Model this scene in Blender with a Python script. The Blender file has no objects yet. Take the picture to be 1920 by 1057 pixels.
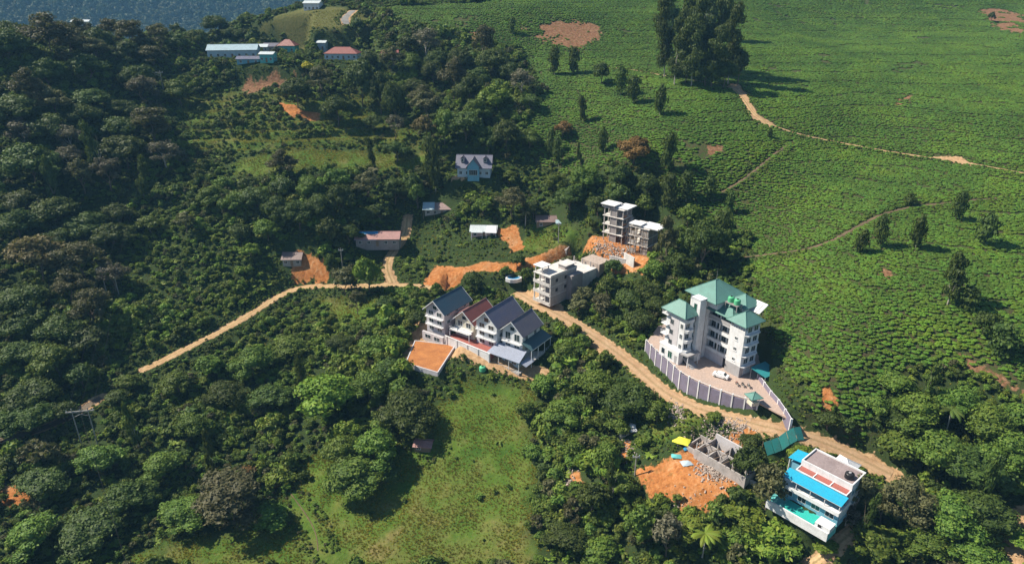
import bpy, bmesh, math, random
import numpy as np
from mathutils import Vector, Matrix, Euler

# ------------------------------------------------------------------ camera, sky, sun, exposure
CAM_H, PITCH, FPX = 93.0, math.radians(23.5), 1280.0
scene = bpy.context.scene
C = scene.collection
cam_d = bpy.data.cameras.new('camera')
cam = bpy.data.objects.new('camera', cam_d)
C.objects.link(cam)
cam.location = (0, 0, CAM_H)
cam.rotation_euler = (math.pi / 2 - PITCH, 0, 0)
cam_d.sensor_fit = 'HORIZONTAL'
cam_d.sensor_width = 36.0
cam_d.lens = FPX / 1920 * 36.0
cam_d.clip_start, cam_d.clip_end = 1.0, 20000.0
scene.camera = cam

SUN_AZ = math.radians(-79)          # from north (+y) towards east (+x): sun stands left and a little beyond
SUN_EL = math.radians(47)
world = bpy.data.worlds.new('World')
scene.world = world
world.use_nodes = True
wn = world.node_tree
wn.nodes.clear()
w_out = wn.nodes.new('ShaderNodeOutputWorld')
w_bg = wn.nodes.new('ShaderNodeBackground')
w_sky = wn.nodes.new('ShaderNodeTexSky')
w_sky.sky_type = 'NISHITA'
w_sky.sun_disc = False
w_sky.sun_elevation = SUN_EL
w_sky.sun_rotation = SUN_AZ
w_sky.altitude = 1500
w_bg.inputs['Strength'].default_value = 0.06
wn.links.new(w_sky.outputs[0], w_bg.inputs['Color'])
wn.links.new(w_bg.outputs[0], w_out.inputs['Surface'])
sun_d = bpy.data.lights.new('sun', 'SUN')
sun_d.energy = 5.0
sun_d.angle = math.radians(0.55)
sun_d.color = (1.0, 0.92, 0.77)
sun = bpy.data.objects.new('sun', sun_d)
C.objects.link(sun)
SUN_DIR = Vector((math.sin(SUN_AZ) * math.cos(SUN_EL), math.cos(SUN_AZ) * math.cos(SUN_EL), math.sin(SUN_EL)))
sun.rotation_euler = SUN_DIR.to_track_quat('Z', 'Y').to_euler()
sun.location = SUN_DIR * 300 + Vector((0, 200, 0))
scene.view_settings.view_transform = 'Standard'
scene.view_settings.look = 'None'
scene.view_settings.exposure = 0.95
scene.view_settings.gamma = 1.0
try:
    scene.cycles.max_bounces = 5
    scene.cycles.diffuse_bounces = 3
    scene.cycles.transparent_max_bounces = 6
    scene.cycles.volume_bounces = 0
except Exception:
    pass

RNG = np.random.default_rng(7)
random.seed(7)

# ------------------------------------------------------------------ the lie of the land
_cp, _sp = math.cos(PITCH), math.sin(PITCH)
def ray(u, v):
    a, b = (u - 960.0) / FPX, -(v - 528.5) / FPX
    return np.array([a, _cp + b * _sp, -_sp + b * _cp])
def on_plane(u, v, z):
    d = ray(u, v)
    t = (z - CAM_H) / d[2]
    return np.array([d[0] * t, d[1] * t, z])
def project(p):
    x, y, z = p[0], p[1], p[2] - CAM_H
    w = y * _cp - z * _sp
    return 960 + FPX * x / w, 528.5 - FPX * (y * _sp + z * _cp) / w, w

# survey points: where in view, and how high above the hotel forecourt
SURVEY = [
 (0,1057,-24),(300,1045,-27),(650,1035,-29),(960,1040,-28),(1250,1045,-23),(1550,1045,-17),(1900,1045,-10),
 (1900,850,0),(1750,900,-6),(0,830,-19),(300,850,-23),(600,850,-25),(850,850,-21),(1050,880,-20),(1180,850,-12),(1300,890,-9),(1540,940,-9),
 (1640,862,-5),(1500,800,-0.8),(1300,765,-4.6),(1215,700,-4.8),(1120,630,-4),(1040,585,-3),
 (1330,690,0),(1400,715,0),(900,655,-7),(810,690,-10),(1000,700,-10),(830,600,-5),
 (700,530,-5),(560,530,-7),(400,625,-11),(280,690,-14),(150,600,-6),(0,700,-11),(100,450,8),(0,300,31),(200,300,28),
 (300,350,19),(450,300,26),(600,300,26),(540,210,40),(700,200,40),(300,190,43),(400,420,10),(600,420,11),
 (700,445,4),(890,445,5),(830,405,9),(1050,480,3),(1050,545,-1),(1160,475,8),(1215,485,10),(1250,560,4),(1150,560,0),
 (885,325,24),(1000,350,19),(1000,250,36),(1000,150,52),(1150,330,28),(1300,400,20),(1440,470,17),(1300,300,35),(1300,155,53),(1300,30,76),
 (1600,600,15),(1600,400,26),(1600,250,40),(1600,100,60),(1600,15,79),(1900,600,16),(1900,400,28),(1900,250,42),(1900,100,61),(1900,15,79),
 (1550,740,5),(1750,720,6),(960,100,61),(960,20,80),(700,45,73.5),(700,110,59),(450,110,58.5),(300,115,58),(150,125,59),(40,85,67),
 (585,16,80.5),(480,58,69.5),(400,80,66),(1700,800,0),
]
WORLD_PTS = [(-205,200,16),(-185,150,-2),(-250,320,82),(-230,110,-4),(-265,260,60),(-265,190,36),(-330,60,30),(-340,120,30),(-350,240,70),(-320,340,78),(-90,40,-30),(60,40,-32),(200,60,-12),(330,120,22),(400,240,52),(430,400,80),  # ridge points left of frame are raised to shade the left slope
 (420,520,95),(250,520,93),(120,500,91),(0,470,88),(-90,465,85),(-135,475,76),(-180,470,55),(-250,440,50),(-170,520,20),(-60,560,60),(-300,500,10)]
_pts = np.array([on_plane(*s) for s in SURVEY] + [np.array(p, float) for p in WORLD_PTS])
_S = 100.0
_X = _pts[:, :2] / _S
def _phi(r2):
    return 0.5 * r2 * np.log(np.maximum(r2, 1e-12))
_n = len(_X)
_K = _phi(((_X[:, None] - _X[None]) ** 2).sum(-1)) + np.eye(_n) * 0.004
_Pm = np.hstack([np.ones((_n, 1)), _X])
_A = np.block([[_K, _Pm], [_Pm.T, np.zeros((3, 3))]])
_sol = np.linalg.solve(_A, np.concatenate([_pts[:, 2], np.zeros(3)]))
def tps(x, y):
    x = np.asarray(x, float); y = np.asarray(y, float)
    out = np.empty(x.shape)
    xf, yf, of = x.ravel() / _S, y.ravel() / _S, out.ravel()
    for i in range(0, len(xf), 40000):
        r2 = (xf[i:i+40000, None] - _X[None, :, 0]) ** 2 + (yf[i:i+40000, None] - _X[None, :, 1]) ** 2
        of[i:i+40000] = _phi(r2) @ _sol[:_n] + _sol[_n] + _sol[_n+1] * xf[i:i+40000] + _sol[_n+2] * yf[i:i+40000]
    return of.reshape(x.shape)

def _hash(ix, iy, seed):
    h = (ix * 374761393 + iy * 668265263 + seed * 1442695041) & 0xFFFFFFFF
    h = ((h ^ (h >> 13)) * 1274126177) & 0xFFFFFFFF
    return ((h ^ (h >> 16)) & 0xFFFFFF) / float(0xFFFFFF)
def vnoise(x, y, seed=0):
    x = np.asarray(x, float); y = np.asarray(y, float)
    ix, iy = np.floor(x).astype(np.int64), np.floor(y).astype(np.int64)
    fx, fy = x - ix, y - iy
    fx = fx * fx * (3 - 2 * fx); fy = fy * fy * (3 - 2 * fy)
    a, b = _hash(ix, iy, seed), _hash(ix + 1, iy, seed)
    c, d = _hash(ix, iy + 1, seed), _hash(ix + 1, iy + 1, seed)
    return (a * (1 - fx) + b * fx) * (1 - fy) + (c * (1 - fx) + d * fx) * fy
def fbm(x, y, seed=0, octv=4):
    s, amp, tot = 0.0, 1.0, 0.0
    for i in range(octv):
        s = s + amp * vnoise(x * 2 ** i, y * 2 ** i, seed + i * 17)
        tot += amp; amp *= 0.5
    return s / tot
def sstep(a, b, x):
    t = np.clip((np.asarray(x, float) - a) / (b - a), 0, 1)
    return t * t * (3 - 2 * t)

def far_land(x, y):
    r = np.hypot(x, y - 100)
    valley = -90 + 0.02 * r
    ridge = 760 * sstep(1300, 3300, r + 300 * (fbm(x / 700, y / 700, 5) - 0.5)) * (0.75 + 0.5 * fbm(x / 420, y / 420, 9))
    return valley + ridge + 40 * (fbm(x / 160, y / 160, 3) - 0.5)
def base_height(x, y):
    x = np.asarray(x, float); y = np.asarray(y, float)
    xc, yc = np.clip(x, -340, 440), np.clip(y, 20, 570)
    near = tps(xc, yc) + 1.6 * (fbm(x / 26, y / 26, 1) - 0.5) + 7.0 * (fbm(x / 62, y / 62, 90, 2) - 0.5) * sstep(55, 115, x + 0.35 * (y - 150))
    out = np.hypot(x - xc, y - yc)
    w = sstep(0, 240, out)
    # right of the frame and behind the camera the slope simply goes on
    far = far_land(x, y)
    keep = sstep(250, 420, x) * sstep(-200, 300, y)
    far = far * (1 - keep) + (95 + 0.06 * np.hypot(x, y)) * keep
    return near * (1 - w) + far * w

XS = np.concatenate([-260 - np.cumsum(1.25 * 1.09 ** np.arange(68))[::-1], np.arange(-260, 330.1, 1.25), 330 + np.cumsum(1.25 * 1.09 ** np.arange(68))])
YS = np.concatenate([70 - np.cumsum(1.25 * 1.12 ** np.arange(38))[::-1], np.arange(70, 480.1, 1.25), 480 + np.cumsum(1.25 * 1.085 ** np.arange(74))])
GX, GY = np.meshgrid(XS, YS)
GZ = base_height(GX, GY)
def hgt(x, y):
    """ground height at x, y (bilinear on the ground sheet)"""
    x = np.asarray(x, float); y = np.asarray(y, float)
    i = np.clip(np.searchsorted(XS, x) - 1, 0, len(XS) - 2)
    j = np.clip(np.searchsorted(YS, y) - 1, 0, len(YS) - 2)
    fx = np.clip((x - XS[i]) / (XS[i+1] - XS[i]), 0, 1); fy = np.clip((y - YS[j]) / (YS[j+1] - YS[j]), 0, 1)
    return (GZ[j, i] * (1 - fx) + GZ[j, i+1] * fx) * (1 - fy) + (GZ[j+1, i] * (1 - fx) + GZ[j+1, i+1] * fx) * fy
_T = np.concatenate([np.arange(60, 620, 0.75), np.arange(620, 4000, 8)])
def ground(u, v):
    """the point of the ground that lies in the direction u, v from the drone"""
    d = ray(u, v)
    p = d[None] * _T[:, None]
    below = (p[:, 2] + CAM_H) < hgt(p[:, 0], p[:, 1])
    k = int(np.argmax(below))
    if not below[k]:
        return None
    if k == 0: k = 1
    a, b = _T[k-1], _T[k]
    for _ in range(20):
        m = (a + b) / 2; q = d * m
        if q[2] + CAM_H < hgt(q[0], q[1]): b = m
        else: a = m
    q = d * b
    return np.array([q[0], q[1], float(hgt(q[0], q[1]))])
def gxy(pts):
    return np.array([ground(*p)[:2] for p in pts])

# ------------------------------------------------------------------ building pads, roads cut into the slope
def seg_dist(px, py, line):
    """distance to a polyline and the position along it"""
    best = np.full(px.shape, 1e9); along = np.zeros(px.shape)
    acc = 0.0
    for a, b in zip(line[:-1], line[1:]):
        d = b - a; L = math.hypot(*d) + 1e-9
        t = np.clip(((px - a[0]) * d[0] + (py - a[1]) * d[1]) / L ** 2, 0, 1)
        r = np.hypot(px - a[0] - t * d[0], py - a[1] - t * d[1])
        m = r < best
        best = np.where(m, r, best); along = np.where(m, acc + t * L, along)
        acc += L
    return best, along
def poly_sd(px, py, poly):
    """signed distance to a polygon, negative inside"""
    ring = np.vstack([poly, poly[:1]])
    d, _ = seg_dist(px, py, ring)
    inside = np.zeros(px.shape, bool)
    for a, b in zip(ring[:-1], ring[1:]):
        c = ((a[1] > py) != (b[1] > py)) & (px < (b[0] - a[0]) * (py - a[1]) / (b[1] - a[1] + 1e-12) + a[0])
        inside ^= c
    return np.where(inside, -d, d)
def sub(xy, m):
    """the part of the ground sheet near some points"""
    x0, y0 = xy.min(0) - m; x1, y1 = xy.max(0) + m
    i0, i1 = np.searchsorted(XS, [x0, x1]); j0, j1 = np.searchsorted(YS, [y0, y1])
    return slice(j0, j1 + 1), slice(i0, i1 + 1)
def pad(poly, z, blend=4.0, inset=0.0):
    xy = np.array([on_plane(u, v, z)[:2] for u, v in poly])
    s = sub(xy, blend + 2)
    sd = poly_sd(GX[s], GY[s], xy) + inset
    w = 1 - sstep(0, blend, sd)
    GZ[s] = GZ[s] * (1 - w) + z * w
    return xy

def smooth_line(p, step=2.0, sm=4):
    seg = np.hypot(*np.diff(p, axis=0).T); acc = np.concatenate([[0], np.cumsum(seg)])
    n = max(3, int(acc[-1] / step))
    t = np.linspace(0, acc[-1], n)
    q = np.stack([np.interp(t, acc, p[:, 0]), np.interp(t, acc, p[:, 1])], 1)
    for _ in range(sm):
        q[1:-1] = (q[:-2] + 2 * q[1:-1] + q[2:]) / 4
    return q

PAD_TERRACE = pad([(796,618),(840,632),(945,664),(962,672),(1046,612),(1010,566),(955,546),(880,540),(835,530)], -6.7, 2.4, 1.6)
PAD_PLATFORM = pad([(758,682),(820,702),(856,648),(778,634)], -9.6, 3)
PAD_CONCRETE = pad([(1000,560),(1036,569),(1104,524),(1080,500),(1040,506)], -2.0, 5)
PAD_FRAME = pad([(1122,462),(1170,468),(1215,478),(1240,458),(1200,441),(1130,444)], 9.5, 6)
PAD_SITE = pad([(1296,880),(1372,924),(1398,862),(1330,822),(1290,850)], -9.0, 5)
PAD_VILLA = pad([(1470,920),(1548,985),(1645,918),(1560,862),(1480,875)], -7.6, 5)
Z_BLUE = float(ground(888, 330)[2])
PAD_BLUE = pad([(855,330),(920,330),(918,316),(860,316)], Z_BLUE, 6)
PAD_VILLAGE = pad([(375,114),(560,116),(570,94),(400,90)], 58.6, 8)
Z_BUNG = float(ground(640, 113)[2])
PAD_BUNGALOW = pad([(605,114),(690,114),(690,103),(608,103)], Z_BUNG, 6)
FORECOURT = [(1213,640),(1250,672),(1279,700),(1330,724),(1375,741),(1421,754),(1455,772),(1482,786),(1462,752),(1436,722),(1440,690),(1400,610),(1300,590),(1235,610)]
PAD_HOTEL = pad(FORECOURT, -0.25, 2.2, 1.2)

ROADS = {}
def road_cut(name, px, half, shoulder=3.0, follow=False):
    p = gxy(px)
    q = smooth_line(p, 2.0, 8)
    z = hgt(q[:, 0], q[:, 1])
    for _ in range(30):
        z[1:-1] = (z[:-2] + 2 * z[1:-1] + z[2:]) / 4
    s = sub(q, half + shoulder + 3)
    d, al = seg_dist(GX[s], GY[s], q)
    acc = np.concatenate([[0], np.cumsum(np.hypot(*np.diff(q, axis=0).T))])
    zr = np.interp(al, acc, z)
    w = 1 - sstep(half + 0.5, half + 0.5 + shoulder, d)
    GZ[s] = GZ[s] * (1 - w) + zr * w
    ROADS[name] = (q, z, half)
road_cut('main', [(975,552),(1004,566),(1035,584),(1075,605),(1120,635),(1165,666),(1203,698),(1246,738),(1300,765),(1360,784),(1430,796),(1490,806),(1540,824),(1590,846),(1640,868),(1672,890)], 2.3)
road_cut('valley', [(815,540),(780,534),(730,534),(680,537),(630,537),(580,534),(552,536),(530,547),(505,567),(450,601),(390,633),(330,663),(268,693)], 1.15)
road_cut('shade_road', [(190,745),(165,762),(120,790),(60,815),(-20,828)], 1.6)
road_cut('lane', [(736,530),(727,512),(720,492),(733,473),(755,460),(763,440),(764,405)], 1.5)
road_cut('tea_track', [(1150,127),(1200,133),(1260,145),(1330,156),(1374,162),(1398,190),(1414,218),(1450,238),(1500,253),(1560,265),(1640,279),(1720,293),(1800,303),(1840,310),(1925,326)], 1.15, 1.6)
road_cut('tea_path', [(1396,482),(1460,475),(1530,466),(1580,441),(1640,406),(1690,389),(1760,381),(1870,371)], 0.6, 1.0)
road_cut('upper_path', [(1425,4),(1500,18),(1570,28),(1650,33)], 0.6, 1.5)
road_cut('side_path', [(1475,272),(1420,315),(1385,345),(1350,362)], 0.5, 1.0)
road_cut('villa_lane', [(1520,1060),(1560,1016),(1600,990),(1622,976)], 1.3)
road_cut('ditch', [(545,925),(560,945),(575,965),(592,988),(606,1016),(596,1032)], 0.16, 0.5)
road_cut('hill_road', [(652,46),(640,36),(656,28),(662,20)], 2.4)

# hillside terraces under the village
_px = [(300,170),(420,150),(560,170),(690,160),(800,200),(810,290),(640,285),(480,300),(330,290)]
TERR = gxy(_px)
_s = sub(TERR, 8)
_w = 1 - sstep(-12, 0, poly_sd(GX[_s], GY[_s], TERR))
_st = 2.8
_q = GZ[_s] / _st + 0.5 * (fbm(GX[_s] / 30, GY[_s] / 30, 44) - 0.5)
_f = _q - np.floor(_q)
TFRAC = np.zeros(GX.shape); TFRAC[_s] = _f
_zt = (np.floor(_q) + sstep(0.62, 1.0, _f)) * _st
GZ[_s] = GZ[_s] * (1 - 0.85 * _w) + _zt * 0.85 * _w
GZ += 0.35 * (fbm(GX / 4.5, GY / 4.5, 21) - 0.5) * (np.hypot(GX, GY) < 900)

# ------------------------------------------------------------------ what covers the ground, as weights on the sheet
def zone(px, soft=3.0, wob=2.5, seed=0):
    xy = gxy(px)
    w = np.zeros(GX.shape)
    s = sub(xy, soft + wob + 3)
    sd = poly_sd(GX[s], GY[s], xy) + wob * 2 * (fbm(GX[s] / 5, GY[s] / 5, seed + 60) - 0.5)
    w[s] = 1 - sstep(-soft / 2, soft / 2, sd)
    return w
Z_TEA = zone([(690,16),(760,52),(870,62),(965,96),(1000,130),(1010,180),(985,230),(990,290),(1080,325),(1180,310),(1250,330),(1290,390),(1400,470),(1420,560),(1460,650),(1500,745),(1530,790),(1600,830),(1660,800),(1640,745),(1700,700),(1800,690),(1925,750),(1925,8),(1600,4),(1200,5),(900,6)], 4, 4, 1)
# beyond the top of the frame and to the right the fields go on
Z_TEA = np.maximum(Z_TEA, sstep(180, 240, GX) * sstep(150, 190, GY) * (GY < 1200))
Z_TEA = np.maximum(Z_TEA, sstep(-60, 0, GX) * sstep(415, 435, GY) * (GY < 1200))
Z_GRASS = np.maximum.reduce([
    zone([(200,1065),(330,1012),(470,985),(530,955),(540,905),(600,850),(760,830),(835,760),(870,715),(990,735),(1005,800),(1010,880),(1000,960),(985,1065)], 6, 4, 2),
    zone([(440,305),(520,285),(640,282),(800,286),(806,310),(700,318),(560,332),(430,332)], 4, 3, 3),
    zone([(1215,800),(1270,765),(1330,785),(1300,815),(1230,840)], 3, 2, 4),
    zone([(600,560),(720,560),(760,600),(620,600)], 5, 4, 5),
    zone([(1000,420),(1110,430),(1060,470),(980,470)], 4, 3, 6),
])
Z_HILL = zone([(455,62),(500,42),(580,14),(640,14),(700,40),(690,52),(600,58),(520,62)], 4, 2, 7)
Z_BROWN = np.maximum.reduce([
    zone([(978,56),(1010,48),(1062,36),(1118,46),(1122,74),(1085,96),(1035,84)], 10.4, 5.2, 8),
    zone([(868,62),(908,50),(918,66),(880,78)], 7.8, 3.9, 9),
    zone([(1828,18),(1880,14),(1925,30),(1925,75),(1860,46)], 10.4, 5.2, 10),
    zone([(1666,186),(1708,181),(1706,199),(1676,200)], 5.2, 2.6, 11),
    zone([(1646,506),(1668,500),(1676,520),(1652,524)], 3.9, 1.3, 12),
    zone([(1846,698),(1906,722),(1918,738),(1866,722)], 5.2, 2.6, 13),
    zone([(1775,640),(1800,655),(1840,690),(1815,692)], 5.2, 2.6, 14),
    zone([(1600,560),(1612,556),(1616,566),(1604,570)], 2.6, 1.3, 15),
    zone([(440,148),(520,140),(560,160),(470,172)], 10.4, 5.2, 16),
    zone([(1325,275),(1350,272),(1352,290),(1330,292)], 5.2, 2.6, 18),
    zone([(1740,640),(1756,636),(1762,650),(1746,654)], 2.6, 1.3, 19),
])
Z_BROWN *= sstep(.30, .52, fbm(GX / 7, GY / 7, 91) + .12 * Z_BROWN)
Z_ORANGE = np.maximum.reduce([
    zone([(514,188),(556,198),(600,214),(596,230),(545,214),(516,202)], 3.8, 2.6, 20),
    zone([(812,495),(870,502),(905,490),(955,489),(1000,481),(1055,464),(1082,474),(1060,492),(1010,502),(962,512),(908,507),(852,532),(832,544),(786,542)], 3.8, 1.56, 21),
    zone([(1200,884),(1255,850),(1296,828),(1330,838),(1395,900),(1380,930),(1330,950),(1290,956),(1240,935)], 3.8, 2.6, 22),
    zone([(1335,820),(1380,806),(1418,806),(1408,850),(1375,866)], 3.8, 1.95, 23),
    zone([(556,476),(606,478),(622,522),(590,532),(556,530),(540,520)], 3.8, 6.5, 24),
    zone([(1110,440),(1200,440),(1238,470),(1205,508),(1150,512),(1095,470)], 3.8, 2.6, 25),
    zone([(1535,712),(1558,714),(1566,748),(1548,752)], 2.85, 1.95, 26),
    zone([(925,428),(975,425),(985,465),(960,470)], 3.8, 2.6, 27),
    zone([(1048,905),(1085,885),(1092,915),(1050,942)], 3.8, 1.95, 28),
    zone([(1155,830),(1180,828),(1176,860),(1156,865)], 2.85, 1.3, 29),
    zone([(0,905),(30,915),(80,905),(50,940),(0,950)], 3.8, 2.6, 30),
])
Z_DIRT = np.maximum.reduce([
    zone([(752,668),(778,606),(796,592),(802,606),(850,636),(930,664),(1030,690),(1034,718),(960,706),(850,672),(790,660),(766,690)], 2, 1, 31),
    zone([(1590,838),(1640,848),(1676,884),(1640,892),(1600,866)], 2, 1, 32),
    zone([(1860,968),(1925,945),(1925,1065),(1890,1040)], 3, 2, 33),
    zone([(985,548),(1040,560),(1060,590),(1010,580)], 2, 1.5, 34),
    zone([(1520,985),(1560,1000),(1600,985),(1560,1020)], 2, 2, 35),
    zone([(1420,805),(1500,812),(1490,830),(1430,822)], 2, 1, 36),
    zone([(1050,590),(1150,650),(1200,690),(1190,700),(1100,660)], 2, 1.5, 37),
    zone([(1345,690),(1480,786),(1420,752),(1214,640),(1260,640)], 2, 0.5, 38),
    zone([(1366,158),(1384,158),(1404,188),(1420,214),(1456,236),(1440,240),(1408,224),(1390,192)], 2, 1, 40),
    zone([(1735,294),(1800,292),(1838,312),(1790,310)], 2, 1, 41),
    zone([(850,330),(880,332),(870,342),(845,340)], 2, 1, 39),
])
for _nm in ROADS:
    if _nm in ('tea_path', 'side_path', 'tea_track', 'upper_path', 'ditch'): continue
    _q, _z, _h = ROADS[_nm]
    _s = sub(_q, 8)
    _d, _ = seg_dist(GX[_s], GY[_s], _q)
    _d = _d + 1.2 * (fbm(GX[_s] / 3, GY[_s] / 3, 77) - 0.5)
    Z_DIRT[_s] = np.maximum(Z_DIRT[_s], 1 - sstep(_h * 0.9, _h * 0.9 + 1.4, _d))
Z_LUSH_LIT = np.maximum(zone([(250,400),(520,430),(545,520),(450,600),(290,680),(200,640),(230,480)], 8, 5, 50), zone([(420,600),(600,560),(780,600),(760,720),(560,720),(400,680)], 8, 5, 51))  # light green growth; brighter leaf sorts here also stand for sunlight
Z_PLOT = zone([(745,480),(775,418),(960,452),(1000,470),(1060,460),(1010,510),(880,545),(760,545)], 3, 2, 53)
Z_LUSH_LIT = np.maximum(Z_LUSH_LIT, zone([(770,415),(960,450),(960,480),(740,530),(740,480)], 4, 2, 52))
Z_BARE = np.maximum.reduce([Z_DIRT, Z_ORANGE, Z_BROWN])
GZ += 0.9 * (fbm(GX / 2.6, GY / 2.6, 23, 2) - 0.5) * np.clip(Z_ORANGE, 0, 1)
Z_TERR = np.zeros(GX.shape); _s = sub(TERR, 8); Z_TERR[_s] = _w
Z_GRASS = np.maximum(Z_GRASS, 0.75 * Z_TERR * sstep(.35, .5, fbm(GX / 20, GY / 20, 95) + .08))
Z_FAR = sstep(560, 800, np.hypot(GX, GY - 60))
def zval(Z, x, y):
    i = np.clip(np.searchsorted(XS, x) - 1, 0, len(XS) - 2); j = np.clip(np.searchsorted(YS, y) - 1, 0, len(YS) - 2)
    return Z[j, i]

# ------------------------------------------------------------------ materials
class N:
    """a thin wrapper that writes a node material"""
    def __init__(s, name):
        s.m = bpy.data.materials.new(name); s.m.use_nodes = True
        s.t = s.m.node_tree; s.t.nodes.clear()
        s.out = s.t.nodes.new('ShaderNodeOutputMaterial')
    def n(s, kind, **kw):
        x = s.t.nodes.new('ShaderNode' + kind)
        for k, v in kw.items(): setattr(x, k, v)
        return x
    def l(s, a, b): s.t.links.new(a, b)
    def val(s, sock, v):
        if hasattr(v, 'is_output'): s.l(v, sock)
        else: sock.default_value = v
    def noise(s, scale, vec=None, detail=4, rough=0.55, dist=0.0):
        x = s.n('TexNoise'); x.inputs['Scale'].default_value = scale; x.inputs['Detail'].default_value = detail
        x.inputs['Roughness'].default_value = rough; x.inputs['Distortion'].default_value = dist
        if vec is not None: s.l(vec, x.inputs['Vector'])
        return x.outputs['Fac']
    def ramp(s, fac, stops):
        x = s.n('ValToRGB'); e = x.color_ramp.elements
        while len(e) > 1: e.remove(e[-1])
        e[0].position = stops[0][0]; e[0].color = (*stops[0][1], 1)
        for p, c in stops[1:]:
            k = e.new(p); k.color = (*c, 1)
        s.l(fac, x.inputs['Fac']); return x.outputs['Color']
    def mix(s, fac, a, b, mode='MIX'):
        x = s.n('MixRGB', blend_type=mode)
        s.val(x.inputs['Fac'], fac)
        for k, v in (('Color1', a), ('Color2', b)):
            if isinstance(v, tuple): x.inputs[k].default_value = (*v, 1)
            else: s.l(v, x.inputs[k])
        return x.outputs['Color']
    def math(s, op, a, b=0.0):
        x = s.n('Math', operation=op); s.val(x.inputs[0], a); s.val(x.inputs[1], b); return x.outputs[0]
    def attr(s, name): return s.n('Attribute', attribute_name=name)
    def pos(s): return s.n('NewGeometry').outputs['Position']
    def obj(s): return s.n('TexCoord').outputs['Object']
    def bsdf(s, col, rough=0.8, spec=0.3, bump=None, bstr=0.3, bdist=0.1, metal=0.0):
        x = s.n('BsdfPrincipled')
        if isinstance(col, tuple): x.inputs['Base Color'].default_value = (*col, 1)
        else: s.l(col, x.inputs['Base Color'])
        s.val(x.inputs['Roughness'], rough); x.inputs['Specular IOR Level'].default_value = spec; x.inputs['Metallic'].default_value = metal
        if bump is not None:
            b = s.n('Bump'); b.inputs['Strength'].default_value = bstr; b.inputs['Distance'].default_value = bdist
            s.l(bump, b.inputs['Height']); s.l(b.outputs[0], x.inputs['Normal'])
        return x.outputs[0]
    def done(s, sh):
        s.l(sh, s.out.inputs['Surface']); return s.m

def paint(name, col, dirt=0.25, scale=0.6, rough=0.75, spec=0.25, dark=(0.10, 0.085, 0.07), metal=0.0):
    """a worn, slightly stained coat of one colour"""
    k = N(name); o = k.obj()
    n1 = k.noise(scale, o, 5, 0.65); n2 = k.noise(scale * 7, o, 3)
    st = k.n('Mapping'); st.inputs['Scale'].default_value = (1.5, 1.5, 0.18); k.l(o, st.inputs['Vector'])
    n3 = k.noise(1.1, st.outputs[0], 4, 0.7)
    c = k.mix(k.math('MULTIPLY', k.ramp(n1, [(0.42, (0, 0, 0)), (0.72, (1, 1, 1))]), dirt), col, dark)
    c = k.mix(k.math('MULTIPLY', k.ramp(n3, [(0.5, (0, 0, 0)), (0.75, (1, 1, 1))]), dirt * 0.8), c, dark)
    c = k.mix(0.18, c, k.mix(1.0, c, k.ramp(n2, [(0.3, (0.55,) * 3), (0.7, (1.35,) * 3)]), 'MULTIPLY'))
    return k.done(k.bsdf(c, rough, spec, n2, 0.25, 0.03, metal))

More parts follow.
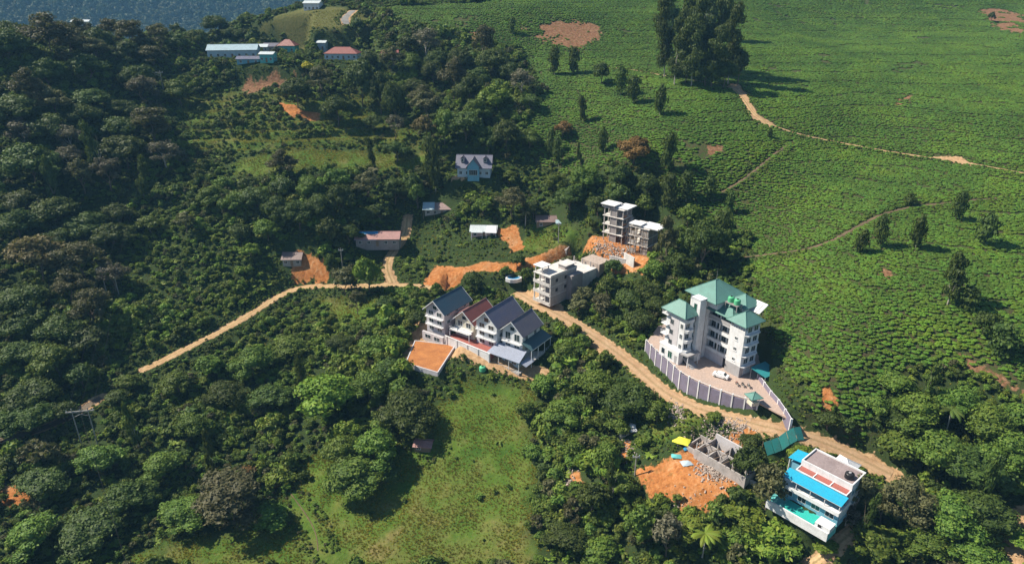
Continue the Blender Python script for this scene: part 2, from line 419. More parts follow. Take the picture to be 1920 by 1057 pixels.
def ground_material():
    k = N('hillside_ground'); p = k.pos()
    za, zb = k.attr('zone_a'), k.attr('zone_b')
    sa, sb = k.n('SeparateColor'), k.n('SeparateColor')
    k.l(za.outputs['Color'], sa.inputs[0]); k.l(zb.outputs['Color'], sb.inputs[0])
    big, mid, fine, mic = k.noise(0.03, p, 4), k.noise(0.16, p, 5, 0.6), k.noise(0.9, p, 5, 0.65), k.noise(4.0, p, 4, 0.6)
    soil = k.ramp(mid, [(0.3, (0.022, 0.032, 0.012)), (0.55, (0.035, 0.045, 0.018)), (0.75, (0.06, 0.05, 0.028))])
    c = k.mix(k.ramp(fine, [(0.35, (0.2,) * 3), (0.6, (0.8,) * 3)]), soil, (0.035, 0.062, 0.016))
    tea = k.mix(k.ramp(fine, [(0.4, (0, 0, 0)), (0.62, (1, 1, 1))]), (0.045, 0.075, 0.018), (0.07, 0.052, 0.03))
    c = k.mix(sa.outputs[0], c, tea)
    g = k.ramp(k.math('ADD', k.math('MULTIPLY', mid, 0.6), k.math('MULTIPLY', big, 0.4)), [(0.36, (0.05, 0.105, 0.015)), (0.46, (0.085, 0.14, 0.022)), (0.56, (0.125, 0.145, 0.035)), (0.66, (0.20, 0.165, 0.065))])
    g = k.mix(0.75, g, k.mix(1.0, g, k.ramp(fine, [(0.3, (0.6, 0.65, 0.5)), (0.55, (1, 1, 1)), (0.75, (1.35, 1.25, 1.1))]), 'MULTIPLY'))
    g = k.mix(k.math('MULTIPLY', k.ramp(k.noise(0.5, p, 6, 0.7), [(0.6, (0, 0, 0)), (0.72, (1, 1, 1))]), 0.55), g, (0.20, 0.14, 0.06))
    c = k.mix(sa.outputs[1], c, g)
    h = k.ramp(fine, [(0.3, (0.06, 0.075, 0.02)), (0.6, (0.12, 0.115, 0.04))])
    c = k.mix(sa.outputs[2], c, h)
    br = k.ramp(fine, [(0.3, (0.10, 0.05, 0.028)), (0.5, (0.20, 0.10, 0.055)), (0.72, (0.30, 0.19, 0.11))])
    thr = k.math('ADD', k.math('MULTIPLY', mic, 0.9), k.math('MULTIPLY', fine, 0.5))
    weed = k.ramp(k.noise(0.7, p, 6, 0.7), [(0.55, (0, 0, 0)), (0.63, (1, 1, 1))])
    br = k.mix(k.math('MULTIPLY', weed, 0.7), br, (0.07, 0.085, 0.025))
    def ragged(w): return k.ramp(k.math('ADD', w, k.math('SUBTRACT', k.math('MULTIPLY', fine, 0.9), 0.45)), [(0.42, (0, 0, 0)), (0.58, (1, 1, 1))])
    c = k.mix(ragged(sb.outputs[2]), c, br)
    org = k.ramp(k.math('ADD', k.math('MULTIPLY', mid, 0.45), k.math('MULTIPLY', fine, 0.55)), [(0.32, (0.25, 0.095, 0.035)), (0.46, (0.42, 0.16, 0.05)), (0.56, (0.44, 0.20, 0.08)), (0.68, (0.46, 0.30, 0.18))])
    org = k.mix(0.6, org, k.mix(1.0, org, k.ramp(fine, [(0.3, (0.62,) * 3), (0.55, (1,) * 3), (0.75, (1.25,) * 3)]), 'MULTIPLY'))
    org = k.mix(k.math('MULTIPLY', weed, 0.35), org, (0.16, 0.13, 0.05))
    c = k.mix(ragged(sb.outputs[1]), c, org)
    dr = k.ramp(fine, [(0.3, (0.27, 0.16, 0.085)), (0.55, (0.42, 0.27, 0.15)), (0.75, (0.52, 0.37, 0.23))])
    c = k.mix(ragged(sb.outputs[0]), c, dr)
    far = k.ramp(mid, [(0.3, (0.02, 0.035, 0.015)), (0.7, (0.05, 0.07, 0.03))])
    c = k.mix(za.outputs['Alpha'], c, far)
    return k.done(k.bsdf(c, 0.95, 0.1, k.math('ADD', fine, k.math('MULTIPLY', mic, 0.3)), 0.7, 0.5))

# ------------------------------------------------------------------ the ground sheet
def raw_mesh(name, verts, faces, mat=None, smooth=False):
    me = bpy.data.meshes.new(name)
    verts = np.asarray(verts, np.float32).reshape(-1, 3)
    faces = np.asarray(faces, np.int32)
    k = faces.shape[1]
    me.vertices.add(len(verts)); me.vertices.foreach_set('co', verts.ravel())
    me.loops.add(faces.size); me.loops.foreach_set('vertex_index', faces.ravel())
    me.polygons.add(len(faces)); me.polygons.foreach_set('loop_start', np.arange(0, faces.size, k, dtype=np.int32))
    if smooth: me.polygons.foreach_set('use_smooth', np.ones(len(faces), bool))
    me.update(calc_edges=True)
    if mat: me.materials.append(mat)
    return me
def link(name, me, parent=None, **props):
    o = bpy.data.objects.new(name, me); C.objects.link(o)
    if parent is not None: o.parent = parent
    for a, b in props.items(): o[a] = b
    return o
_ny, _nx = GX.shape
_id = np.arange(_ny * _nx).reshape(_ny, _nx)
_f = np.stack([_id[:-1, :-1], _id[:-1, 1:], _id[1:, 1:], _id[1:, :-1]], -1).reshape(-1, 4)
me = raw_mesh('hillside', np.stack([GX, GY, GZ], -1), _f, ground_material(), True)
for nm, ch in (('zone_a', (Z_TEA, Z_GRASS, Z_HILL, Z_FAR)), ('zone_b', (Z_DIRT, Z_ORANGE, Z_BROWN, Z_TERR))):
    at = me.color_attributes.new(nm, 'FLOAT_COLOR', 'POINT')
    at.data.foreach_set('color', np.stack(ch, -1).astype(np.float32).ravel())
link('terrain', me, kind='structure')

# ------------------------------------------------------------------ roads: worn sheets laid on the cut
def road_material(name, a, b, track=0.0):
    k = N(name); p = k.pos()
    n1, n2, n3 = k.noise(0.35, p, 5, 0.6), k.noise(2.2, p, 5, 0.65), k.noise(9.0, p, 3)
    ac = k.math('ABSOLUTE', k.attr('across').outputs['Fac'])
    c = k.mix(k.ramp(n1, [(0.35, (0, 0, 0)), (0.65, (1, 1, 1))]), a, b)
    c = k.mix(0.7, c, k.mix(1.0, c, k.ramp(n2, [(0.3, (0.7,) * 3), (0.7, (1.2,) * 3)]), 'MULTIPLY'))
    if track:   # grassy crown and verges between two worn wheel lines
        rut = k.ramp(k.math('ADD', ac, k.math('MULTIPLY', k.math('SUBTRACT', n2, 0.5), 0.5)), [(0.05, (1, 1, 1)), (0.3, (0, 0, 0)), (0.62, (0, 0, 0)), (0.95, (1, 1, 1))])
        c = k.mix(k.math('MULTIPLY', rut, track), c, k.mix(n2, (0.16, 0.11, 0.05), (0.10, 0.12, 0.03)))
    st = k.ramp(k.noise(1.3, p, 6, 0.75), [(0.62, (0, 0, 0)), (0.7, (1, 1, 1))])
    c = k.mix(k.math('MULTIPLY', st, 0.35), c, (0.62, 0.5, 0.38))
    return k.done(k.bsdf(c, 0.95, 0.12, k.math('ADD', n2, k.math('MULTIPLY', n3, 0.4)), 0.6, 0.15))
def lay_road(name, key, mat, lift=0.05, kind='structure', wob=0.5):
    q, _, half = ROADS[key]
    q = smooth_line(q, 1.0, 2)
    t = np.gradient(q, axis=0); t /= np.hypot(t[:, 0], t[:, 1])[:, None] + 1e-9
    nrm = np.stack([-t[:, 1], t[:, 0]], 1)
    V, F = [], []
    cols = np.linspace(-1, 1, 7)
    for i in range(len(q)):
        wl = half * (1 + wob * (fbm(i / 4.0, 0.3, 5) - 0.5)); wr = half * (1 + wob * (fbm(i / 4.0, 7.3, 8) - 0.5))
        for c in cols:
            w = wl if c < 0 else wr
            x, y = q[i] + nrm[i] * c * w
            z = float(hgt(x, y)) + lift * (1 - abs(c) ** 4 * 1.6)
            V.append((x, y, z))
    m = len(cols)
    for i in range(len(q) - 1):
        for j in range(m - 1):
            a = i * m + j
            F.append((a, a + m, a + m + 1, a + 1))
    me = raw_mesh(name, V, F, mat, True)
    at = me.attributes.new('across', 'FLOAT', 'POINT'); at.data.foreach_set('value', np.tile(cols, len(q)).astype(np.float32))
    return link(name, me, kind=kind)
M_ROAD = road_material('packed_earth', (0.46, 0.31, 0.19), (0.38, 0.235, 0.135), 0.4)
M_TRACK = road_material('pale_earth', (0.52, 0.36, 0.20), (0.40, 0.245, 0.125), 0.6)
M_SHADY = road_material('dark_bank_shade_earth', (0.10, 0.075, 0.05), (0.16, 0.11, 0.07))  # dark soil colour, also standing in for bank shade along the tea path
M_SHADE2 = road_material('shade_dark_earth', (0.13, 0.10, 0.08), (0.17, 0.13, 0.10), 0.3)  # earth darkened in colour to stand for shade on the left road
M_ASPH = road_material('worn_asphalt', (0.19, 0.18, 0.17), (0.25, 0.24, 0.23))
lay_road('dirt_road', 'main', M_ROAD)
lay_road('dirt_road', 'valley', M_TRACK)
lay_road('shaded_road', 'shade_road', M_SHADE2)
lay_road('dirt_lane', 'lane', M_TRACK)
lay_road('tea_field_track', 'tea_track', M_TRACK, wob=0.8)
lay_road('tea_field_path', 'tea_path', M_SHADY, wob=0.9)
lay_road('hilltop_path', 'upper_path', M_TRACK, wob=1.2)
lay_road('slope_path', 'side_path', M_SHADY, wob=1.2)
lay_road('garden_lane', 'villa_lane', M_TRACK)
lay_road('meadow_ditch', 'ditch', M_SHADY, wob=1.2)
lay_road('hill_road', 'hill_road', M_ASPH)

# ------------------------------------------------------------------ building kit
M = {}
M['white'] = paint('white_render', (0.71, 0.71, 0.725), 0.25)
M['lav'] = paint('lilac_grey_render', (0.56, 0.53, 0.55), 0.2)
M['grey'] = paint('grey_render', (0.36, 0.35, 0.36), 0.25)
M['dark'] = paint('opening_shade', (0.035, 0.035, 0.04), 0.0)  # near-black colour standing in for the shade inside openings
M['conc'] = paint('raw_concrete', (0.42, 0.385, 0.37), 0.4, 0.4)
M['concp'] = paint('pale_concrete', (0.63, 0.595, 0.57), 0.3, 0.4)
M['concd'] = paint('dark_concrete', (0.30, 0.27, 0.27), 0.4, 0.4)  # darker grey than the raw concrete
M['brick'] = paint('raw_brick', (0.42, 0.22, 0.14), 0.3)
M['pink'] = paint('pink_render', (0.62, 0.42, 0.40), 0.25)
M['cream'] = paint('cream_render', (0.66, 0.60, 0.48), 0.25)
M['teal'] = paint('turquoise_render', (0.12, 0.45, 0.45), 0.2)
M['tealn'] = paint('teal_netting', (0.03, 0.22, 0.20), 0.3)
M['bluew'] = paint('sky_blue_render', (0.16, 0.38, 0.50), 0.2)
M['paleb'] = paint('pale_blue_render', (0.42, 0.52, 0.60), 0.2)
M['wood'] = paint('weathered_timber', (0.26, 0.18, 0.12), 0.4, 2.0)
M['pole'] = paint('grey_pole', (0.34, 0.33, 0.31), 0.3, 2.0)
M['yellow'] = paint('yellow_tarpaulin', (0.72, 0.72, 0.06), 0.1)
M['bluet'] = paint('blue_tarpaulin', (0.03, 0.22, 0.42), 0.15)
M['rubble'] = paint('rubble_stone', (0.44, 0.36, 0.31), 0.45, 1.5)
M['soil'] = road_material('orange_soil', (0.46, 0.19, 0.065), (0.33, 0.13, 0.05))
M['paver'] = road_material('pinkish_paving', (0.46, 0.34, 0.28), (0.40, 0.31, 0.27))
M['redfloor'] = paint('red_oxide_floor', (0.34, 0.11, 0.09), 0.25)
M['panel'] = paint('slate_lilac_panel', (0.20, 0.18, 0.25), 0.3, 0.5)
M['tank'] = paint('green_plastic', (0.10, 0.42, 0.22), 0.1, rough=0.4)
M['black'] = paint('black_plastic', (0.02, 0.02, 0.022), 0.05, rough=0.4)
M['rubber'] = paint('tyre_rubber', (0.02, 0.02, 0.02), 0.1)
M['carwhite'] = paint('white_car_paint', (0.80, 0.80, 0.80), 0.03, rough=0.25, spec=0.5)
M['leafhedge'] = None
def glass(name, col=(0.02, 0.03, 0.035)):
    k = N(name); n = k.noise(0.7, k.obj(), 2)
    c = k.mix(n, col, tuple(x * 2.2 for x in col))
    return k.done(k.bsdf(c, 0.12, 0.6))
M['glass'] = glass('window_glass')
M['gglass'] = glass('green_glass', (0.01, 0.05, 0.035))
def sheet(name, col, pitch=2.4, dirt=0.22, rough=0.5, dark=(0.10, 0.08, 0.07)):
    """ribbed metal or tile roof sheet"""
    k = N(name); o = k.obj()
    w = k.n('TexWave', wave_type='BANDS', bands_direction='X'); w.inputs['Scale'].default_value = pitch; w.inputs['Distortion'].default_value = 0.15
    k.l(o, w.inputs['Vector'])
    n1, n2 = k.noise(0.5, o, 5, 0.65), k.noise(3.0, o, 4)
    c = k.mix(k.math('MULTIPLY', k.ramp(n1, [(0.4, (0, 0, 0)), (0.72, (1, 1, 1))]), dirt), col, dark)
    c = k.mix(0.25, c, k.mix(1.0, c, k.ramp(n2, [(0.3, (0.5,) * 3), (0.7, (1.4,) * 3)]), 'MULTIPLY'))
    c = k.mix(0.3, c, k.mix(1.0, c, k.ramp(w.outputs['Fac'], [(0.1, (0.4,) * 3), (0.5, (1.1,) * 3)]), 'MULTIPLY'))
    return k.done(k.bsdf(c, rough, 0.35, w.outputs['Fac'], 0.4, 0.04))
M['r_green'] = sheet('green_metal_roof', (0.115, 0.255, 0.22), 1.4, 0.3, dark=(.07,.11,.10))
M['r_navy'] = sheet('navy_metal_roof', (0.04, 0.085, 0.125))
M['r_slate'] = sheet('slate_blue_roof', (0.12, 0.125, 0.19), dirt=.35, dark=(.2,.17,.15))
M['r_slate2'] = sheet('slate_grey_roof', (0.125, 0.12, 0.16), dirt=.35, dark=(.2,.17,.15))
M['r_red'] = sheet('dark_red_roof', (0.26, 0.085, 0.07))
M['r_pinkred'] = sheet('pink_and_sunlit_red_roof', (0.40, 0.21, 0.19), dirt=0.35)  # pink roofs; also colours the red chalet's left slope as sunlit
M['r_blue'] = sheet('bright_blue_roof', (0.02, 0.36, 0.56), 2.0, 0.12)
M['r_white'] = sheet('zinc_roof', (0.55, 0.60, 0.62), 2.0, 0.25)
M['r_zincb'] = sheet('bluish_zinc_roof', (0.36, 0.48, 0.54), 2.0, 0.25)
M['r_rust'] = sheet('rusty_zinc_roof', (0.34, 0.24, 0.22), 2.0, 0.5)
M['r_pale'] = sheet('pale_slate_canopy', (0.30, 0.33, 0.42), 2.0, 0.2)
M['r_teal'] = sheet('teal_canopy', (0.03, 0.24, 0.26), 2.0, 0.2)
M['r_dteal'] = sheet('dark_teal_roof', (0.05, 0.105, 0.125), 2.0, 0.2)
M['r_brown'] = sheet('brown_roof', (0.22, 0.15, 0.14), 2.0, 0.4)

class MB:
    """collects shapes, builds ONE mesh"""
    def __init__(s): s.v, s.f = [], []
    def add(s, v, f):
        n = len(s.v); s.v += [tuple(p) for p in v]; s.f += [tuple(i + n for i in q) for q in f]; return s
    def box(s, x0, x1, y0, y1, z0, z1):
        return s.add([(x0,y0,z0),(x1,y0,z0),(x1,y1,z0),(x0,y1,z0),(x0,y0,z1),(x1,y0,z1),(x1,y1,z1),(x0,y1,z1)],
                     [(3,2,1,0),(4,5,6,7),(0,1,5,4),(1,2,6,5),(2,3,7,6),(3,0,4,7)])
    def prism(s, poly, z0, z1):
        n = len(poly)
        zz = (lambda z: z if hasattr(z, '__len__') else [z] * n)
        a, b = zz(z0), zz(z1)
        v = [(p[0], p[1], a[i]) for i, p in enumerate(poly)] + [(p[0], p[1], b[i]) for i, p in enumerate(poly)]
        area = sum(poly[i][0] * poly[(i+1) % n][1] - poly[(i+1) % n][0] * poly[i][1] for i in range(n))
        f = [tuple(range(n - 1, -1, -1)), tuple(range(n, 2 * n))] + [(i, (i+1) % n, n + (i+1) % n, n + i) for i in range(n)]
        if area < 0: f = [q[::-1] for q in f]
        return s.add(v, f)
    def slab(s, pts, th=0.14):
        """a flat sloping plate through pts, th thick (downwards)"""
        n = len(pts)
        area = sum(pts[i][0] * pts[(i+1) % n][1] - pts[(i+1) % n][0] * pts[i][1] for i in range(n))
        if area < 0: pts = pts[::-1]
        v = list(pts) + [(p[0], p[1], p[2] - th) for p in pts]
        f = [tuple(range(n)), tuple(range(2 * n - 1, n - 1, -1))] + [(i, n + i, n + (i+1) % n, (i+1) % n) for i in range(n)]
        return s.add(v, f)
    def bar(s, a, b, r, r2=None, k=6):
        a, b = Vector(a), Vector(b); d = (b - a)
        if d.length < 1e-6: return s
        q = d.to_track_quat('Z', 'Y'); r2 = r if r2 is None else r2
        v = [a + q @ Vector((r * math.cos(2*math.pi*i/k), r * math.sin(2*math.pi*i/k), 0)) for i in range(k)]
        v += [b + q @ Vector((r2 * math.cos(2*math.pi*i/k), r2 * math.sin(2*math.pi*i/k), 0)) for i in range(k)]
        return s.add(v, [(i, (i+1) % k, k + (i+1) % k, k + i) for i in range(k)] + [tuple(range(k - 1, -1, -1)), tuple(range(k, 2 * k))])
    def tube(s, pts, r, k=5):
        for a, b in zip(pts[:-1], pts[1:]): s.bar(a, b, r, r, k)
        return s
    def build(s, name, mat, parent=None, smooth=False, **props):
        me = bpy.data.meshes.new(name); me.from_pydata(s.v, [], s.f); me.update()
        if smooth: me.polygons.foreach_set('use_smooth', [True] * len(me.polygons))
        me.materials.append(M[mat] if isinstance(mat, str) else mat)
        return link(name, me, parent, **props)
def thing(name, label, cat, loc, ang=0.0, group=None):
    o = link(name, None, label=label, category=cat)
    o.location = loc; o.rotation_euler = (0, 0, ang)
    if group: o['group'] = group
    return o
def box(name, mat, par, x0, x1, y0, y1, z0, z1): return MB().box(x0, x1, y0, y1, z0, z1).build(name, mat, par)
def win(par, face, c, a0, a1, z0, z1, glassm='glass', framem='white', mull=1, sill=False):
    """a window on a wall: face '-y' '+x' '-x' '+y', plane coordinate c, from a0 to a1 along the wall"""
    sg = -1 if face[0] == '-' else 1
    def bx(m, u0, u1, w0, w1, d0, d1):
        lo, hi = sorted((c + sg * d0, c + sg * d1))
        if face[1] == 'y': m.box(u0, u1, lo, hi, w0, w1)
        else: m.box(lo, hi, u0, u1, w0, w1)
    f, t = MB(), 0.09
    bx(f, a0, a1, z1 - t, z1, -0.02, 0.07); bx(f, a0, a1, z0, z0 + t, -0.02, 0.07)
    bx(f, a0, a0 + t, z0 + t, z1 - t, -0.02, 0.07); bx(f, a1 - t, a1, z0 + t, z1 - t, -0.02, 0.07)
    for i in range(mull):
        x = a0 + (a1 - a0) * (i + 1) / (mull + 1)
        bx(f, x - 0.035, x + 0.035, z0 + t, z1 - t, -0.02, 0.06)
    w = f.build('window', framem, par)
    p = MB(); bx(p, a0 + t, a1 - t, z0 + t, z1 - t, -0.02, 0.03); p.build('pane', glassm, w)
    if sill:
        q = MB(); bx(q, a0 - 0.1, a1 + 0.1, z0 - 0.12, z0 - 0.003, 0.0, 0.18); q.build('sill', framem, w)
    return w
def door(par, face, c, a0, a1, z0, z1, mat='wood'):
    sg = -1 if face[0] == '-' else 1
    lo, hi = sorted((c - sg * 0.02, c + sg * 0.06))
    return (box('door', mat, par, a0, a1, lo, hi, z0, z1) if face[1] == 'y' else box('door', mat, par, lo, hi, a0, a1, z0, z1))
def hip_roof(par, x0, x1, y0, y1, ze, zr, mat, ridge_in=None, name='roof', th=0.16):
    """four sloping plates and their ridge caps"""
    W, D = x1 - x0, y1 - y0
    k = (D / 2 if W >= D else W / 2) if ridge_in is None else ridge_in
    if W >= D: a, b = (x0 + k, (y0+y1)/2, zr), (x1 - k, (y0+y1)/2, zr)
    else: a, b = ((x0+x1)/2, y0 + k, zr), ((x0+x1)/2, y1 - k, zr)
    c = [(x0,y0,ze),(x1,y0,ze),(x1,y1,ze),(x0,y1,ze)]
    r = None
    sides = [[c[0], c[1], b, a], [c[1], c[2], b], [c[2], c[3], a, b], [c[3], c[0], a]] if W >= D else [[c[0], c[1], a], [c[1], c[2], b, a], [c[2], c[3], b], [c[3], c[0], a, b]]
    for i, sd in enumerate(sides):
        sd = [p for j, p in enumerate(sd) if (Vector(p) - Vector(sd[j-1])).length > 1e-4]
        o = MB().slab(sd, th).build(name if r is None else 'roof_plane', mat, par if r is None else r)
        if r is None: r = o
    cap = MB().bar(a, b, 0.12)
    for p in c: cap.bar(p, a if (Vector(p) - Vector(a)).length < (Vector(p) - Vector(b)).length else b, 0.1)
    cap.build('ridge_cap', mat, r)
    return r
def gable_roof(par, x0, x1, y0, y1, ze, zr, mat, mat2=None, barge='white', xr=None, th=0.14, name='roof'):
    """ridge runs along y"""
    xm = (x0 + x1) / 2 if xr is None else xr
    r = MB().slab([(x0,y0,ze),(xm,y0,zr),(xm,y1,zr),(x0,y1,ze)], th).build(name, mat, par)
    MB().slab([(xm,y0,zr),(x1,y0,ze),(x1,y1,ze),(xm,y1,zr)], th).build('roof_plane', mat2 or mat, r)
    MB().bar((xm, y0 - 0.05, zr + 0.02), (xm, y1 + 0.05, zr + 0.02), 0.1).build('ridge_cap', mat, r)
    if barge:
        for ya in (y0 - 0.06, y1 + 0.06):
            b = MB()
            for xa in (x0, x1):
                d = 0.05
                b.add([(xa,ya-d,ze+.05),(xm,ya-d,zr+.05),(xm,ya-d,zr-.28),(xa,ya-d,ze-.28),(xa,ya+d,ze+.05),(xm,ya+d,zr+.05),(xm,ya+d,zr-.28),(xa,ya+d,ze-.28)],
                      [(0,1,2,3),(7,6,5,4),(0,4,5,1),(3,2,6,7),(0,3,7,4)])
            b.build('bargeboard', barge, r)
    return r
def gable_wall(par, x0, x1, y, ze, zr, mat, t=0.2):
    xm = (x0 + x1) / 2
    m = MB().add([(x0,y,ze),(x1,y,ze),(xm,y,zr),(x0,y+t,ze),(x1,y+t,ze),(xm,y+t,zr)], [(0,1,2),(5,4,3),(0,3,4,1),(1,4,5,2),(2,5,3,0)])
    return m.build('gable', mat, par)
def rail(par, pts, h=0.95, mat='white', step=1.2, name='railing'):
    m = MB()
    for a, b in zip(pts[:-1], pts[1:]):
        a, b = Vector(a), Vector(b); L = (b - a).length; n = max(1, int(L / step))
        for i in range(n + 1):
            p = a.lerp(b, i / n); m.bar(p, p + Vector((0, 0, h)), 0.035, k=4)
        for k in (0.5, 1.0): m.bar(a + Vector((0, 0, h * k)), b + Vector((0, 0, h * k)), 0.035, k=4)
    return m.build(name, mat, par)

# ------------------------------------------------------------------ the hotel and its forecourt
def hotel():
    o = on_plane(1384, 708, 0.0)
    R = thing('hotel', 'tall white hotel with green hipped roofs behind the panelled wall', 'hotel', o, math.radians(-57))
    R.scale = (.9, .9, 1.05)
    fh = 2.85
    # right wing: balcony range
    box('wall', 'white', R, -13.9, -5.2, 2.3, 8.6, -1.5, 14.2)
    box('base_wall', 'lav', R, -13.9, -5.2, 1.15, 2.296, -1.5, 2.9)
    for k in range(1, 5):
        z = fh * k
        s = box('balcony', 'white', R, -13.9, -5.3, 0.95, 2.29, z - 0.18, z)
        if k < 4:
            MB().box(-13.9, -5.3, 0.95, 1.10, z + 0.004, z + 0.72).build('parapet', 'white', s)
        else:
            MB().box(-13.9, -5.3, 0.95, 1.10, z + 0.004, z + 1.25).build('parapet', 'grey', s)
        rail(s, [(-13.9, 1.02, z + 0.7), (-5.3, 1.02, z + 0.7)], 0.35, 'grey')
        for i in range(4):
            x = -13.6 + i * 2.1
            win(R, '-y', 2.3, x, x + 1.6, z + 0.3, z + 2.2, 'glass', 'grey')
        for x in (-13.85, -9.6, -5.55):
            box('pillar', 'white', R, x - 0.13, x + 0.13, 0.97, 1.23, z + 0.72, z + fh - 0.184)
    door(R, '-y', 1.15, -6.9, -5.7, 0.05, 2.5, 'dark')
    a = MB()
    for i in range(9):
        t0, t1 = math.pi * i / 9, math.pi * (i + 1) / 9
        a.bar((-6.3 + .72 * math.cos(t0), 1.05, 2.4 + .72 * math.sin(t0)), (-6.3 + .72 * math.cos(t1), 1.05, 2.4 + .72 * math.sin(t1)), 0.13)
    a.build('door_arch', 'grey', R)
    # front bay
    box('wall', 'white', R, -5.2, 0, 0, 6.4, 3.0, 12.6)
    box('base_wall', 'grey', R, -5.2, 0, 0, 6.4, -1.5, 2.996)
    box('wall', 'white', R, -4.6, -0.6, 0.9, 5.4, 12.6, 14.3)
    for k in range(1, 5):
        z = fh * k
        ss = MB().prism([(0.003, -0.15), (1.0, 0.5), (1.0, 5.6), (0.003, 6.4)], z + 0.1, z + 0.26).build('floor_ledge', 'white', R)
        win(R, '+x', 0, 1.2, 3.0, z + 0.55, z + 2.1, 'glass', 'white', 1)
        win(R, '+x', 0, 3.8, 5.6, z + 0.55, z + 2.1, 'glass', 'white', 1)
        if k < 4:
            win(R, '-y', 0, -3.1, -2.0, z + 1.0, z + 1.9, 'glass', 'white', 1, True)
    win(R, '+x', 0, 1.6, 4.6, 0.5, 2.2, 'paleb', 'white', 2)
    for i in range(7):
        x = -5.0 + i * 0.8
        box('pillar', 'white', R, x, x + 0.18, 0.02, 0.2, 12.6, 14.25)
    for i in range(7):
        y = 0.75 + i * 0.9
        box('pillar', 'white', R, -0.2, -0.02, y, y + 0.18, 12.6, 14.25)
    for i in range(10):
        x = -13.6 + i * 0.88
        box('pillar', 'white', R, x, x + 0.14, 1.6, 1.74, 13.4, 14.4)
    hip_roof(R, -14.8, -4.2, -0.3, 9.6, 14.25, 17.0, 'r_green')
    hip_roof(R, -6.2, 0.9, -1.0, 7.4, 14.25, 16.6, 'r_green')
    # left wing
    box('wall', 'white', R, -22.0, -14.7, -8.0, -2.9, -1.5, 13.2)
    box('base_wall', 'white', R, -22.5, -14.6, -9.3, -8.003, -2.0, 3.5)
    win(R, '-y', -9.3, -21.6, -20.2, 0.9, 2.6, 'glass', 'white', 0)
    win(R, '-y', -9.3, -18.9, -17.2, 0.6, 2.7, 'gglass', 'white', 1)
    door(R, '-y', -9.3, -16.2, -15.3, 0.0, 2.2, 'grey')
    box('wall_panel', 'lav', R, -20.6, -16.9, -8.06, -7.99, 4.2, 11.6)
    for k in range(1, 5):
        z = fh * k + 0.5
        win(R, '-y', -8.06, -20.3, -18.9, z + 0.5, z + 1.9, 'glass', 'grey', 1)
        win(R, '-y', -8.0, -16.3, -15.2, z + 0.5, z + 1.9, 'glass', 'white', 1)
        s = MB().box(-23.2, -20.7, -8.9, -8.07, z - 0.2, z).box(-23.2, -22.003, -8.07, -5.5, z - 0.2, z).build('balcony', 'white', R)
        rail(s, [(-20.8, -8.85, z), (-23.15, -8.85, z), (-23.15, -5.6, z)], 0.9, 'white')
        s = MB().prism([(-14.697, -8.1), (-13.6, -7.6), (-13.6, -5.3), (-14.697, -4.9)], z - 0.2, z + 0.55).build('balcony', 'white', R)
        win(R, '+x', -14.7, -7.6, -5.9, z + 0.6, z + 2.1, 'glass', 'white', 1)
        win(R, '+x', -14.7, -4.5, -3.2, z + 0.5, z + 1.8, 'glass', 'paleb', 1)
    c = MB().prism([(-14.69, -9.1), (-11.8, -8.4), (-11.8, -3.4), (-14.69, -2.8)], 3.0, 3.35).build('entrance_canopy', 'grey', R)
    for p in ((-12.1, -8.1), (-12.1, -3.8)): MB().bar((p[0], p[1], 0.0), (p[0], p[1], 2.997), 0.16).build('column', 'white', c)
    door(R, '+x', -14.7, -7.3, -4.6, 0.0, 2.4, 'glass')
    MB().slab([(-14.6, -7.4, 1.5), (-10.4, -7.8, 0.05), (-10.4, -5.3, 0.05), (-14.6, -5.0, 1.5)], 0.3).build('entrance_ramp', 'grey', R)
    hip_roof(R, -23.3, -13.6, -9.3, -2.4, 13.3, 16.0, 'r_green')
    # stair tower
    T = box('stair_tower', 'white', R, -16.6, -13.3, -4.0, -1.3, -1.0, 17.2)
    for k in range(5):
        z = 2.0 + k * 2.95
        win(T, '-y', -4.0, -15.6, -14.4, z, z + 2.2, 'gglass', 'grey', 0)
    box('coping', 'white', T, -16.75, -13.15, -4.15, -1.15, 17.203, 17.4)
    # back block with the highest roof
    box('wall', 'white', R, -20.4, -13.95, -0.19, 10.2, -1.0, 17.0)
    box('wall', 'white', R, -13.946, -10.4, -0.19, 10.2, 14.9, 17.0)
    box('wall', 'white', R, -10.396, -4.6, 4.9, 10.2, -1.0, 16.4)
    hip_roof(R, -21.6, -9.6, -1.9, 11.2, 17.05, 20.6, 'r_green')
    hip_roof(R, -11.2, -3.6, 4.0, 11.2, 16.45, 18.6, 'r_green')
    MB().bar((-15.6, 4.4, 20.5), (-15.6, 4.4, 23.5), 0.05, 0.02).build('antenna', 'pole', R)
    P = box('tank_platform', 'concd', R, -9.3, -4.9, 1.5, 3.9, 17.1, 17.3)
    for x in (-9.1, -5.1):
        for y in (1.7, 3.7): box('platform_post', 'concd', P, x - .12, x + .12, y - .12, y + .12, 15.6, 17.097)
    return R, o
HOTEL, HO = hotel()
def local_to_world(root, p):
    a = root.rotation_euler[2]; c, s = math.cos(a), math.sin(a)
    k = root.scale; p = (p[0] * k[0], p[1] * k[1], p[2] * k[2])
    return (root.location[0] + c * p[0] - s * p[1], root.location[1] + s * p[0] + c * p[1], root.location[2] + p[2])
